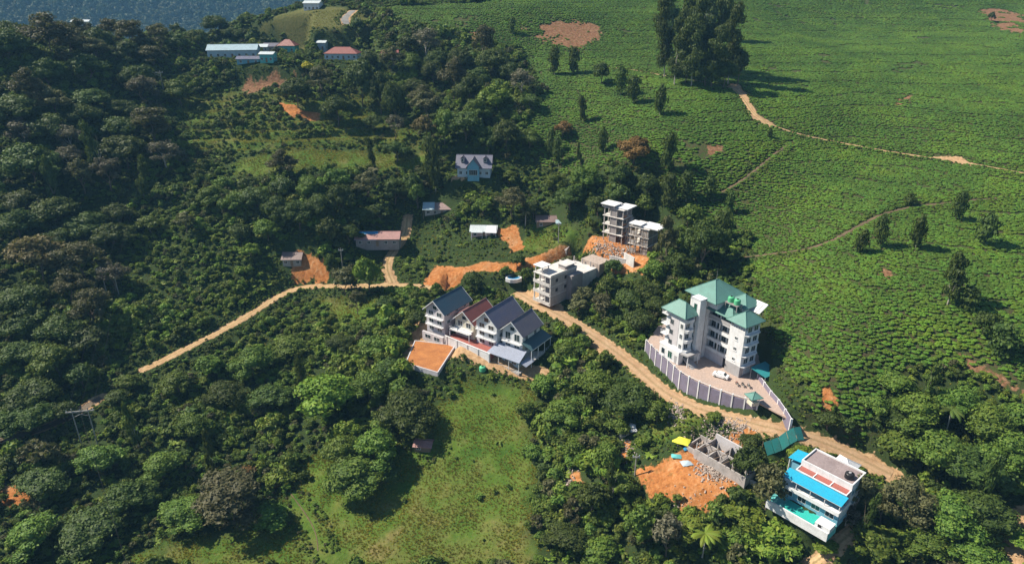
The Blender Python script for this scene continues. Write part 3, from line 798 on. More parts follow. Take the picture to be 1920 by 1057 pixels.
def water_tank(loc, r, h, mat, label, group=None):
    t = thing('water_tank', label, 'water tank', loc, 0, group)
    m = MB(); k = 14
    prof = [(r*.98, 0), (r, .05), (r, h*.3), (r*.96, h*.33), (r, h*.36), (r, h*.66), (r*.96, h*.69), (r, h*.72), (r*.95, h*.86), (r*.55, h*.97), (r*.3, h)]
    v = [(q * math.cos(2*math.pi*i/k), q * math.sin(2*math.pi*i/k), z) for q, z in prof for i in range(k)]
    f = [(j*k+i, j*k+(i+1) % k, (j+1)*k+(i+1) % k, (j+1)*k+i) for j in range(len(prof)-1) for i in range(k)]
    f += [tuple((len(prof)-1)*k+i for i in range(k)), tuple(range(k-1, -1, -1))]
    m.add(v, f).build('tank_body', mat, t, True)
    MB().bar((0, 0, h - .02), (0, 0, h + .12), r * .32, r * .28, 12).build('lid', 'black' if mat != 'black' else 'grey', t)
    return t
water_tank(local_to_world(HOTEL, (-8.2, 2.7, 17.304)), 0.85, 1.5, 'tank', 'left one of two green water tanks on the hotel roof')
water_tank(local_to_world(HOTEL, (-6.0, 2.7, 17.304)), 0.85, 1.5, 'tank', 'right one of two green water tanks on the hotel roof')
for i in range(3):
    p = local_to_world(HOTEL, (-4.2 + i * 1.3, 8.2, 15.2))
    t = thing('solar_heater', ['left', 'middle', 'right'][i] + ' one of three white solar heater racks behind the hotel roof', 'solar heater', p, HOTEL.rotation_euler[2])
    MB().slab([(-0.5, -1.5, 0.4), (0.5, -1.5, 0.4), (0.5, 1.4, 2.0), (-0.5, 1.4, 2.0)], 0.12).build('collector', 'white', t)
    MB().bar((-0.6, 1.45, 2.1), (0.6, 1.45, 2.1), 0.22, k=10).build('cylinder', 'white', t)
    for x in (-.45, .45): MB().bar((x, -1.4, -1.4), (x, -1.4, .4), .04).bar((x, 1.35, -1.4), (x, 1.35, 1.95), .04).bar((x, -1.4, -.2), (x, 1.35, -.2), .03).build('stand', 'pole', t)
# forecourt paving
fc = np.array([on_plane(u, v, 0.0)[:2] for u, v in FORECOURT])
MB().prism([tuple(p) for p in fc], -0.35, 0.0).build('forecourt', 'paver', None, kind='structure')

def ground_at(x, y): return float(hgt(x, y))
def panel_wall(name, label, px, z_top, n, panel_mat, post_mat, foot=0.5, th=0.3, rail_h=0.8):
    """retaining wall of panels between posts following px at height z_top"""
    line = np.array([on_plane(u, v, z_top)[:2] for u, v in px])
    q = smooth_line(line, 0.5, 2)
    acc = np.concatenate([[0], np.cumsum(np.hypot(*np.diff(q, axis=0).T))])
    t = np.linspace(0, acc[-1], n + 1)
    P = np.stack([np.interp(t, acc, q[:, 0]), np.interp(t, acc, q[:, 1])], 1)
    w = thing(name, label, 'wall', (P[0][0], P[0][1], z_top - 4))
    ox, oy, oz = P[0][0], P[0][1], z_top - 4
    for i in range(n + 1):
        d = P[min(i+1, n)] - P[max(i-1, 0)]; d /= np.hypot(*d)
        nx, ny = d[1], -d[0]
        x, y = P[i]
        zb = min(ground_at(x + nx * 1.5, y + ny * 1.5), z_top - 1) - foot
        c = [(x - d[0]*.16 + nx*.42, y - d[1]*.16 + ny*.42), (x + d[0]*.16 + nx*.42, y + d[1]*.16 + ny*.42), (x + d[0]*.16 - nx*.1, y + d[1]*.16 - ny*.1), (x - d[0]*.16 - nx*.1, y - d[1]*.16 - ny*.1)]
        MB().prism([(a - ox, b - oy) for a, b in c], zb - oz, z_top + rail_h - oz).build('post', post_mat, w)
        if i < n:
            x2, y2 = P[i+1]
            zb2 = min(ground_at(x2 + nx * 1.5, y2 + ny * 1.5), z_top - 1) - foot
            c = [(x + nx*.3, y + ny*.3), (x2 + nx*.3, y2 + ny*.3), (x2, y2), (x, y)]
            MB().prism([(a - ox, b - oy) for a, b in c], [zb - oz, zb2 - oz, zb2 - oz, zb - oz], z_top + 0.12 - oz).build('panel', panel_mat, w)
            MB().bar((x + nx*.2 - ox, y + ny*.2 - oy, z_top + rail_h*.85 - oz), (x2 + nx*.2 - ox, y2 + ny*.2 - oy, z_top + rail_h*.85 - oz), 0.06).build('top_rail', post_mat, w)
    return w
panel_wall('retaining_wall', 'long curved slate-lilac panel wall with white posts beside the dirt road', [(1213,641),(1231,659),(1250,675),(1279,702),(1304,715),(1330,726),(1375,743),(1421,756)], 0.0, 13, 'panel', 'white')
panel_wall('boundary_wall', 'short slate-lilac wall with white posts right of the hotel gate', [(1421,702),(1436,722),(1448,738),(1463,754),(1483,786)][::-1], 1.1, 5, 'panel', 'white', 0.6, rail_h=0.2)

def car(loc, ang, label, mat='carwhite'):
    t = thing('car', label, 'car', loc, ang)
    prof = [(-2.0,.35),(-2.05,.75),(-1.9,.98),(-1.35,1.05),(-.95,1.45),(.75,1.5),(1.35,1.02),(1.95,.9),(2.05,.6),(2.0,.35)]
    n = len(prof)
    def wdt(z): return .82 if z < 1.06 else .66
    v = [(x, -wdt(z), z) for x, z in prof] + [(x, wdt(z), z) for x, z in prof]
    MB().add(v, [tuple(range(n)), tuple(range(2*n-1, n-1, -1))] + [(i, n+i, n+(i+1) % n, (i+1) % n) for i in range(n)]).build('body', mat, t)
    MB().add([(1.31,-.64,1.07),(.8,-.58,1.44),(.8,.58,1.44),(1.31,.64,1.07),(1.36,-.64,1.07),(.84,-.58,1.46),(.84,.58,1.46),(1.36,.64,1.07)],[(0,1,2,3),(7,6,5,4),(0,4,5,1),(2,6,7,3)]).build('windscreen', 'glass', t)
    MB().add([(-1.33,-.62,1.08),(-.98,-.58,1.4),(-.98,.58,1.4),(-1.33,.62,1.08),(-1.38,-.62,1.08),(-1.03,-.58,1.42),(-1.03,.58,1.42),(-1.38,.62,1.08)],[(0,1,2,3),(7,6,5,4),(0,4,5,1),(2,6,7,3)]).build('rear_window', 'glass', t)
    for s in (-1, 1):
        y = s * .70
        MB().prism([(-.9, y - .03), (.75, y - .03), (.75, y + .03), (-.9, y + .03)], 1.1, 1.4).build('side_window', 'glass', t)
        for x in (-1.25, 1.3):
            w = MB().bar((x, s*.62, .32), (x, s*.86, .32), .32, k=14).build('wheel', 'rubber', t)
            MB().bar((x, s*.855, .32), (x, s*.88, .32), .18, k=10).build('rim', 'pole', w)
        MB().box(1.9, 2.06, s*.55 - .16, s*.55 + .16, .62, .8).build('headlight', 'white', t)
    return t
_p = on_plane(1351, 707, 0.0); car((_p[0], _p[1], 0.0), math.radians(-35), 'white hatchback parked in the hotel forecourt')
# parasol-roofed gate kiosk
_p = on_plane(1411, 757, 0.0)
t = thing('gate_kiosk', 'small green-roofed gate kiosk at the forecourt end', 'kiosk', (_p[0], _p[1], 0.0), 0.3)
for x in (-1, 1):
    for y in (-1, 1): MB().bar((x, y, 0), (x, y, 2.3), .08).build('post', 'white', t)
box('counter', 'cream', t, -1.0, 1.0, -1.0, 1.0, 0, .9)
hip_roof(t, -1.6, 1.6, -1.6, 1.6, 2.3, 3.1, 'r_green', 1.59)
# teal lean-to at the hotel's right
_p = on_plane(1420, 695, 0.0)
t = thing('lean_to_shed', 'teal-roofed lean-to shed against the right end of the hotel', 'shed', local_to_world(HOTEL, (1.9, 2.2, 0)), HOTEL.rotation_euler[2])
MB().slab([(0, 0, 3.3), (4.6, .3, 2.5), (4.6, 5.5, 2.5), (0, 5.8, 3.3)], .12).build('roof', 'r_teal', t)
for x, y, h in ((.2, .2, 3.1), (4.4, .5, 2.3), (4.4, 5.2, 2.3), (.2, 5.5, 3.1)): MB().bar((x, y, -1), (x, y, h), .09).build('post', 'grey', t)
box('back_wall', 'teal', t, .3, 4.3, 5.2, 5.35, -1, 2.3)
for i, nm in enumerate(['leftmost', 'middle', 'rightmost']):
    _p = on_plane(1382 + i * 11, 722 + i * 2, 0.0)
    t = thing('motorcycle', nm + ' motorcycle parked before the hotel end', 'motorcycle', (_p[0], _p[1], 0), math.radians(100))
    for x in (-.62, .62):
        k = 12; m = MB()
        for j in range(k):
            a, b = 2*math.pi*j/k, 2*math.pi*(j+1)/k
            m.bar((x + .28*math.cos(a), 0, .3 + .28*math.sin(a)), (x + .28*math.cos(b), 0, .3 + .28*math.sin(b)), .06, k=5)
        m.build('wheel', 'rubber', t)
    MB().bar((-.5, 0, .75), (.15, 0, .78), .13, .12, 8).build('seat', 'black', t)
    MB().bar((.1, 0, .8), (.5, 0, .85), .17, .12, 8).build('fuel_tank', ['redfloor', 'black', 'grey'][i], t)
    MB().bar((-.6, 0, .3), (0, 0, .5), .06).bar((0, 0, .5), (.45, 0, .85), .06).bar((.62, 0, .3), (.42, 0, 1.0), .04).bar((0, 0, .3), (0, 0, .6), .16).build('frame', 'pole', t)
    MB().bar((.4, -.35, 1.0), (.4, .35, 1.0), .025).build('handlebar', 'pole', t)

# ------------------------------------------------------------------ the row of chalets
CH_ANG = math.radians(-35)
CH_O = on_plane(801, 617, -6.5)
def ch_at(x, y, z=0.0):
    x *= 1.19
    c, s = math.cos(CH_ANG), math.sin(CH_ANG)
    return (CH_O[0] + c * x - s * y, CH_O[1] + s * x + c * y, -6.5 + z)
def chalet(name, label, x, y, W, L, ze, zr, wall, side, roof, roof2=None, z0=-2.5, storeys=3, over=0.7):
    R = thing(name, label, 'house', ch_at(x, y), CH_ANG)
    R.scale = (1.14, 1.08, 1.05)
    box('wall', wall, R, 0, W, 0, L, z0, ze)
    gable_wall(R, 0, W, 0.0, ze + 0.002, zr - 0.25, wall)
    gable_wall(R, 0, W, L - 0.2, ze + 0.002, zr - 0.25, wall)
    k = (zr - ze) / (W / 2)
    gable_roof(R, -over, W + over, -over, L + over, ze - over * k + 0.15, zr + 0.15, roof, roof2)
    h = ze / storeys
    for s in range(storeys):
        z = h * s
        if s > 0:
            b = box('balcony', 'white', R, 0.2, W - 0.2, -0.95, -0.003, z - 0.12, z + 0.04)
            rail(b, [(0.3, -0.9, z + .04), (W - 0.3, -0.9, z + .04)], 0.85, 'white', 0.8)
        for i in range(2):
            a = W * (0.14 + 0.45 * i)
            win(R, '-y', 0, a, a + W * 0.27, z + 0.5, z + h - 0.5, 'glass', 'white', 1)
        n = max(2, int(L / 3.2))
        for i in range(n):
            a = L * (i + 0.3) / n
            win(R, '+x', W, a, a + 1.3, z + 0.8, z + h - 0.5, 'glass', 'white', 1)
            if i % 2: win(R, '-x', 0, a, a + 1.3, z + 0.8, z + h - 0.5, 'glass', 'white', 1)
    win(R, '-y', 0, W * .38, W * .62, ze + 0.1, ze + (zr - ze) * .45, 'glass', 'white', 0)
    return R
A = chalet('chalet', 'leftmost chalet with dark navy roof and lilac grey walls', 0, 0, 6.4, 11.4, 7.4, 10.4, 'lav', 'lav', 'r_navy')
B_ = chalet('chalet', 'chalet with red roof, sunlit slope coloured pink, between navy-roofed ones', 8.0, 2.6, 6.2, 9.5, 5.6, 8.6, 'cream', 'pink', 'r_pinkred', 'r_red', -2.0, 2)  # left slope coloured pinker for sunlight, right slope darker for shade
Cc = chalet('chalet', 'third chalet in the row with slate blue roof and white gable', 15.2, 2.2, 6.6, 11.6, 7.4, 10.8, 'white', 'lav', 'r_slate')
D = chalet('chalet', 'rightmost chalet with slate grey roof and lean-to verandas', 22.6, 3.4, 6.2, 8.6, 6.6, 9.7, 'white', 'lav', 'r_slate2', None, -4.5, 2)
# front balcony of the red one
b = box('balcony', 'white', B_, -0.6, 6.4, -2.3, -0.96, 2.5, 2.7); rail(b, [(-0.5, -.97, 2.7), (-0.5, -2.2, 2.7), (6.3, -2.2, 2.7)], .9, 'white')
for x in (-.4, 6.2): MB().bar((x, -2.1, -.4), (x, -2.1, 2.497), .12).build('post', 'white', B_)
MB().slab([(-2.2, 2.0, 5.0), (0.2, 2.0, 6.6), (0.2, 6.5, 6.6), (-2.2, 6.5, 5.0)]).build('side_roof', 'r_pinkred', B_)
# verandas of the right one
v = MB().slab([(6.25, -0.6, 4.2), (9.4, -0.6, 2.9), (9.4, 9.6, 2.9), (6.25, 9.6, 4.2)]).build('veranda_roof', 'r_dteal', D)
for y in (-.3, 3.0, 6.2, 9.2): MB().bar((9.2, y, -5.0), (9.2, y, 2.9), .12).build('post', 'white', D)
box('veranda_floor', 'concp', D, 6.26, 9.5, -.5, 9.4, -.9, -.6); rail(D, [(9.4, -.4, -.6), (9.4, 9.3, -.6)], .9, 'white')
MB().box(9.36, 9.45, -.6, 9.6, 2.66, 2.84).build('fascia', 'white', D)
v = MB().slab([(-1.4, -.1, 1.9), (7.6, -.1, 1.9), (8.2, -4.6, .5), (-2.0, -4.6, .5)]).build('canopy_roof', 'r_pale', D)
for x in (-1.7, 1.6, 4.8, 7.9): MB().bar((x, -4.3, -5.0), (x, -4.3, .45), .11).build('post', 'white', D)
box('lower_wall', 'paleb', D, -.6, 6.8, -2.6, -.96, -5.0, .6)
for i in range(3): win(D, '-y', -2.6, .2 + i * 2.2, 1.6 + i * 2.2, -1.9, -.3, 'glass', 'white', 1)
box('porch_floor', 'conc', D, -1.8, 8.1, -4.5, -2.604, -5.2, -3.0); rail(D, [(-1.7, -4.4, -3.0), (8.0, -4.4, -3.0)], .9, 'paleb')
v = MB().slab([(7.9, -3.9, .2), (9.9, -3.9, -.4), (9.9, .2, -.4), (7.9, .2, .2)]).build('side_canopy', 'r_pale', D)
# side block of the navy one
box('annex', 'lav', A, -1.6, -0.004, 3.2, 8.0, -2.5, 4.6); MB().slab([(-2.1, 2.9, 4.3), (0, 2.9, 5.3), (0, 8.4, 5.3), (-2.1, 8.4, 4.3)]).build('annex_roof', 'r_pale', A)
box('lower_storey', 'lav', A, -.5, 6.9, -1.6, -.96, -4.5, .05)
for i in range(2): win(A, '-y', -1.6, .5 + 3.2 * i, 2.6 + 3.2 * i, -1.8, -.4, 'glass', 'white', 1)
# terrace in front
t = thing('terrace', 'red-floored terrace with long white front wall before the chalets', 'terrace', ch_at(7.2, -.9), CH_ANG)
t.scale = (1.2, 1.0, 1.0)
MB().prism([(0, 0), (14.6, -1.2), (14.6, 5.0), (0, 3.4)], -3.2, .16).build('floor', 'redfloor', t)
MB().prism([(-.2, -.25), (14.8, -1.45), (14.8, -1.203), (-.2, -.003)], -3.4, .75).build('front_wall', 'white', t)
MB().prism([(-.3, -.34), (14.9, -1.54), (14.9, -1.16), (-.3, .04)], .753, .86).build('coping', 'white', t)
for i in range(5):
    x = .2 + i * 3.55; MB().box(x, x + .3, -.48 - i * .285, -.30 - i * .285, -3.4, .74).build('pier', 'white', t)
# soil-topped platform
P4 = [on_plane(u, v, -8.6)[:2] for u, v in ((762, 680), (820, 697), (852, 648), (779, 639))]
t = thing('soil_platform', 'flat orange earth platform held by lilac concrete walls below the chalets', 'platform', (P4[0][0], P4[0][1], -12.5))
_l = [(p[0] - P4[0][0], p[1] - P4[0][1]) for p in P4]
MB().prism(_l, -1, 3.9).build('earth_top', 'soil', t)
for i in range(4):
    a, b = np.array(_l[i]), np.array(_l[(i+1) % 4]); d = (b - a) / np.hypot(*(b - a)); n = np.array([d[1], -d[0]])
    MB().prism([tuple(a + n * .3 - d * .29), tuple(b + n * .3 + d * .29), tuple(b + n * .004), tuple(a + n * .004)], -1.2, 4.0).build('retaining_wall', 'lav', t)
water_tank(tuple(ground(905, 694) + np.array([0, 0, -.1])), 1.0, 1.5, 'tank', 'green water tank in the scrub below the terrace')
# paved yard under the canopy
yy = [on_plane(u, v, -10.4) for u, v in ((932, 690), (962, 676), (1028, 690), (1022, 708), (966, 702))]
MB().prism([(p[0], p[1]) for p in yy], -11.6, -10.3).build('paved_yard', 'paver', None, kind='structure')

# ------------------------------------------------------------------ concrete shells up the slope
def shell():
    R = thing('concrete_building', 'unfinished grey concrete building with open floors and flat roof', 'building', on_plane(1001, 561, -2.0), math.radians(-46))
    W, L, h = 7.4, 12.5, 3.3
    for k in range(4):
        MB().box(-.25, W, -.25, L, h * k - .12, h * k + .12).build('floor_slab', 'concp', R)
    for k in range(3):
        z = h * k + .123
        for i, x in enumerate((0, 2.4, 4.8, W - .35)):
            box('column', 'concp', R, x, x + .32, -.1, .22, z, z + h - .246)
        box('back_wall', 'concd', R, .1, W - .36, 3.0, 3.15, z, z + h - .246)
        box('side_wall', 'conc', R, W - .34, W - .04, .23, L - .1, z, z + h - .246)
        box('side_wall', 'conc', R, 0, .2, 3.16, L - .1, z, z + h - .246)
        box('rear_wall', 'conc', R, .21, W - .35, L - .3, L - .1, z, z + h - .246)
        b = box('parapet', 'concp', R, -.24, W - .36, -.22, -.104, z, z + .85)
        for y in (2.2, 6.4): 
            if k: win(R, '+x', W - .04, y, y + 1.2, z + .9, z + 2.2, 'dark', 'concd', 0)  # dark sheets stand in for shaded window holes
    zt = 3 * h + .123
    MB().box(W - .2, W, .0, L, zt, zt + .55).box(-.25, W - .21, L - .2, L, zt, zt + .55).build('roof_parapet', 'concp', R)
    for x, y in ((.1, .3), (3.0, .3), (.1, 3.2), (3.0, 3.2)): box('roof_column', 'concp', R, x, x + .28, y, y + .28, zt, zt + 2.2)
    box('roof_canopy', 'white', R, -.4, 3.8, -.2, 4.0, zt + 2.204, zt + 2.4)
    box('stair_head', 'conc', R, 3.6, 6.4, 7.6, 12.2, zt, zt + 1.6); box('stair_head_slab', 'concp', R, 3.2, 7.3, 7.2, 12.4, zt + 1.604, zt + 1.8)
    MB().box(W + .003, W + 2.2, L - 5, L + .5, -2, zt - 1.2).build('rear_block', 'concd', R)
    MB().box(-1.5, 8.5, L + .55, L + 9.0, -2, 7.6).build('rear_terrace', 'concp', R)
    MB().box(1.5, 9.5, L + 9.05, L + 15.0, -2, 9.0).build('upper_terrace', 'rubble', R)
    for x in (-1.2, 2.5, 6.0): box('starter_column', 'conc', R, x, x + .3, L + 8.2, L + 8.5, 7.604, 9.4)
    return R
shell()
def frame_building(name, label, px, z, W, L, n, ang, roofs, infill, storey=3.1):
    R = thing(name, label, 'building', on_plane(px[0], px[1], z), math.radians(ang))
    for k in range(n):
        zz = storey * k
        for i in range(4):
            for j in range(3):
                x, y = W * i / 3, L * j / 2
                box('column', 'conc', R, x - .16, x + .16, y - .16, y + .16, zz, zz + storey - .2)
        MB().box(-.5, W + .5, -.5, L + .5, zz + storey - .197, zz + storey).build('floor_slab', 'concp', R)
        for (face, a, b, lo, hi, m) in infill:
            if face == 'f': box('infill_wall', m, R, W * a + .17, W * b - .17, -.06, .08, zz, zz + storey * hi)
            elif face == 's': box('infill_wall', m, R, W - .08, W + .06, L * a + .17, L * b - .17, zz, zz + storey * hi)
            else: box('infill_wall', m, R, .17, W - .17, L - .1, L + .05, zz, zz + storey - .2)
    for (x0, x1, y0, y1, dz, m) in roofs:
        MB().box(x0, x1, y0, y1, storey * n + dz, storey * n + dz + .3).build('roof_slab', m, R)
        if dz > .5:
            for x in (x0 + .5, x1 - .5):
                for y in (y0 + .5, y1 - .5): box('roof_column', 'conc', R, x - .14, x + .14, y - .14, y + .14, storey * n, storey * n + dz)
    return R
F1 = frame_building('frame_building', 'tall open concrete frame with pale roof slabs at the forest edge', (1131, 449), 9.5, 7.5, 5.5, 4, -40,
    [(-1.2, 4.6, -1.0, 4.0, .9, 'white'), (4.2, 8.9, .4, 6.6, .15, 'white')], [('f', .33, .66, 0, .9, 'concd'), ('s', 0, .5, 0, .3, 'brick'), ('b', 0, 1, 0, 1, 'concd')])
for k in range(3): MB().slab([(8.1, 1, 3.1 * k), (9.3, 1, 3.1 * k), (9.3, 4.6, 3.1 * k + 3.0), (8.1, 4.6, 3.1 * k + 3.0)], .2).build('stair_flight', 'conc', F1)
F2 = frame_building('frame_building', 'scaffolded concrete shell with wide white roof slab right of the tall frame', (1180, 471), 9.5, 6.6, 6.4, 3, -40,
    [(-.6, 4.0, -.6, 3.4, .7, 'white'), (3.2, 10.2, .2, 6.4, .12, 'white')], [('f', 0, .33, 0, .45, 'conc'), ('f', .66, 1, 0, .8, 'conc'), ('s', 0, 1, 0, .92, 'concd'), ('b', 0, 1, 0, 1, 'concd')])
m = MB()
for i in range(7):
    x = -.3 + i * 1.15; m.bar((x, -1.2, -1), (x, -1.2, 9.6), .07, k=4)
for k in range(6): m.bar((-.6, -1.2, .5 + 1.6 * k), (7.2, -1.2, .5 + 1.6 * k), .06, k=4)
for k in range(3): m.bar((-.3 + 2 * k, -1.2, 0), (2.3 + 2 * k, -1.2, 9), .05, k=4)
m.build('scaffold', 'wood', F2)
# sloping stair wall, retaining walls and rubble of the site
t = thing('stair_wall', 'slanting dark concrete stair wall behind the unfinished building', 'wall', on_plane(1062, 474, 3.0), math.radians(50))
MB().add([(0,0,-1),(9,0,-1),(9,0,5.6),(7.6,0,5.6),(0,0,1),(0,.5,-1),(9,.5,-1),(9,.5,5.6),(7.6,.5,5.6),(0,.5,1)], [(0,1,2,3,4),(9,8,7,6,5),(0,4,9,5),(4,3,8,9),(3,2,7,8),(2,1,6,7)]).build('slanting_wall', 'concd', t)
MB().slab([(0,.5,1),(7.6,.5,5.5),(7.6,2.0,5.5),(0,2.0,1)],.3).build('stair_slab','conc',t)
for i, (u, v, z, L, h, a, lab) in enumerate([(1142, 492, 6, 6, 2.6, -35, 'pale retaining wall in the orange cut, left of two'), (1168, 502, 5, 5.5, 3.4, -62, 'pale retaining wall in the orange cut, right of two'), (1100, 490, 4, 9, 1.6, -20, 'low concrete wall along the rubble slope by the flat roof')]):
    p = on_plane(u, v, z); t = thing('low_wall', lab, 'wall', (p[0], p[1], ground_at(p[0], p[1]) - .6), math.radians(a))
    MB().box(0, L, 0, .35, 0, h + .6).build('wall', 'concp', t); MB().box(-.1, L + .1, -.08, .43, h + .603, h + .72).build('coping', 'concp', t)
def rubble(label, px_c, n, sx, sy, mat, size=.5, seed=1, name='rubble_heap', kind=None):
    rn = random.Random(seed); g = ground(*px_c)
    m = MB()
    for i in range(n):
        x, y = rn.gauss(0, sx), rn.gauss(0, sy); s = size * rn.uniform(.4, 1.3)
        z = ground_at(g[0] + x, g[1] + y) - g[2] + s * .2 + max(0, .8 - (abs(x) / sx + abs(y) / sy) * .4) * size
        rot = Euler((rn.uniform(0, 3), rn.uniform(0, 3), rn.uniform(0, 3))).to_matrix()
        d = [rn.uniform(.5, 1) * s, rn.uniform(.3, .8) * s, rn.uniform(.2, .6) * s]
        v = [rot @ Vector((a * d[0], b * d[1], c * d[2])) * rn.uniform(.8, 1.1) + Vector((x, y, z)) for a in (-1, 1) for b in (-1, 1) for c in (-1, 1)]
        m.add(v, [(0,1,3,2),(4,6,7,5),(0,4,5,1),(2,3,7,6),(0,2,6,4),(1,5,7,3)])
    o = m.build(name, mat, None, kind='stuff', label=label, category='rubble'); o.location = g
    return o
rubble('pinkish rubble spread below the tall concrete frame', (1110, 478), 500, 4.5, 3.0, 'rubble', .3, 3)
rubble('broken stone between the two concrete shells', (1165, 472), 300, 3.5, 2.2, 'rubble', .3, 4)

# ------------------------------------------------------------------ small houses and sheds
def house(name, label, px, ang, W, L, h, rise, wall, roof, roof2=None, z=None, nwin=2, cat='house', doorm='wood', sink=1.5, along='x', over=.5, hip=False, framem='white'):
    g = ground(*px)
    if z is not None: g = np.array([*on_plane(px[0], px[1], z)[:2], z])
    R = thing(name, label, cat, g, math.radians(ang))
    box('wall', wall, R, 0, W, 0, L, -sink, h)
    if hip: hip_roof(R, -over, W + over, -over, L + over, h - .05, h + rise, roof)
    else:   # ridge along x
        ym = L / 2; k = rise / (L / 2)
        zo = h - over * k + .12
        r = MB().slab([(-over, -over, zo), (W + over, -over, zo), (W + over, ym, h + rise + .12), (-over, ym, h + rise + .12)]).build('roof', roof, R)
        MB().slab([(-over, ym, h + rise + .12), (W + over, ym, h + rise + .12), (W + over, L + over, zo), (-over, L + over, zo)]).build('roof_plane', roof2 or roof, r)
        MB().bar((-over, ym, h + rise + .15), (W + over, ym, h + rise + .15), .1).build('ridge_cap', roof, r)
        for x in (0.0, W - .18):
            MB().add([(x,0,h+.002),(x,L,h+.002),(x,ym,h+rise-.1),(x+.18,0,h+.002),(x+.18,L,h+.002),(x+.18,ym,h+rise-.1)], [(2,1,0),(3,4,5),(0,1,4,3),(1,2,5,4),(2,0,3,5)]).build('gable', wall, R)
    n = nwin
    for i in range(n):
        a = W * (i + .5) / n
        if i == n // 2: door(R, '-y', 0, a - .5, a + .5, 0, min(2.1, h - .3), doorm)
        else: win(R, '-y', 0, a - .6, a + .6, .9, min(2.2, h - .35), 'glass', framem, 1)
    win(R, '+x', W, L * .3, L * .3 + 1.2, .9, min(2.2, h - .35), 'glass', framem, 1)
    win(R, '-x', 0, L * .3, L * .3 + 1.2, .9, min(2.2, h - .35), 'glass', framem, 1)
    return R
# blue gabled house in the trees
R = house('gabled_house', 'pale blue house with slate roof and dark dormers among trees', (858, 331), -4, 13.0, 8.0, 4.2, 3.6, 'paleb', 'r_slate', z=Z_BLUE, nwin=5, over=.8)
MB().add([(4,-1.6,4.3),(9,-1.6,4.3),(6.5,-1.6,7.3),(4,3,4.3),(9,3,4.3),(6.5,3,7.3)], [(0,1,2),(5,4,3)]).build('gable_front', 'bluew', R)
MB().slab([(3.5,-2.0,4.0),(6.5,-2.0,7.6),(6.5,3.6,7.6),(3.5,3.6,4.0)],.15).build('gable_roof', 'r_slate2', R)
MB().slab([(6.5,-2.0,7.6),(9.5,-2.0,4.0),(9.5,3.6,4.0),(6.5,3.6,7.6)],.15).build('gable_roof', 'r_slate2', R)
for x in (2.0, 11.0):
    d = MB().box(x - .7, x + .7, 1.0, 3.4, 5.6, 7.2).build('dormer', 'grey', R)
    win(d, '-y', 1.0, x - .45, x + .45, 5.8, 6.9, 'glass', 'white', 0)
    MB().slab([(x - .95, .7, 7.1), (x, .7, 7.9), (x, 3.8, 7.9), (x - .95, 3.8, 7.1)], .1).build('dormer_roof', 'r_slate2', d)
    MB().slab([(x, .7, 7.9), (x + .95, .7, 7.1), (x + .95, 3.8, 7.1), (x, 3.8, 7.9)], .1).build('dormer_roof', 'r_slate2', d)
box('porch', 'bluew', R, 4.2, 8.8, -1.6, -.004, -1.5, 4.29); win(R, '-y', -1.6, 4.8, 8.2, 1.0, 3.2, 'glass', 'white', 3)
# the rest of the hamlet
R = house('shed', 'long shed with half blue, half faded pink roof in dark trees', (668, 462), 1, 16.0, 7.0, 3.0, 1.6, 'concd', 'r_pinkred', nwin=5, cat='shed')
MB().slab([(-.5, -.56, 2.7), (8.0, -.56, 2.7), (8.0, 3.5, 4.8), (-.5, 3.5, 4.8)], .05).build('roof_sheet', 'bluet', R)
R.children[1].location.z = 0.0
R = house('hut', 'small grey-brown hut above the valley road bend', (531, 499), 2, 6.6, 5.5, 2.8, 1.5, 'pole', 'r_brown', nwin=3, cat='hut')
R = house('farmhouse', 'low farmhouse with rusty roof in front of the dark grove', (797, 405), 2, 13.5, 6.5, 2.8, 1.5, 'conc', 'r_rust', nwin=5)
MB().slab([(-.8, -1.4, 3.0), (3.9, -1.4, 3.0), (3.9, 2.6, 4.9), (-.8, 2.6, 4.9)], .12).build('porch_roof', 'r_zincb', R)
for x in (-.6, 3.7): MB().bar((x, -1.2, -1), (x, -1.2, 3.0), .1).build('post', 'wood', R)
R = house('cottage', 'small white and pink cottage with white porch roof on orange bank', (883, 446), -3, 9.6, 5.6, 2.8, 1.3, 'pink', 'r_white', nwin=3)
MB().slab([(5.6, -1.5, 2.7), (9.9, -1.5, 2.7), (9.6, 2.4, 4.2), (6.0, 2.4, 4.2)], .12).build('porch_roof', 'white', R)
MB().slab([(.2, -1.2, 2.6), (4.6, -1.2, 2.6), (4.6, 2.0, 3.7), (.2, 2.0, 3.7)], .12).build('porch_roof', 'r_white', R)
for x in (.4, 4.4, 5.9, 9.6): MB().bar((x, -1.1, -1), (x, -1.1, 2.6), .1).build('post', 'white', R)
R = house('shack', 'brown-roofed shack with teal end wall under dense trees', (1006, 428), -2, 10.0, 5.6, 2.8, 1.3, 'wood', 'r_brown', nwin=3)
box('end_room', 'teal', R, 7.4, 10.6, -1.2, -.004, -1, 2.7); MB().slab([(7.1, -1.6, 2.6), (10.9, -1.6, 2.6), (10.9, .6, 3.3), (7.1, .6, 3.3)], .1).build('end_roof', 'r_zincb', R)
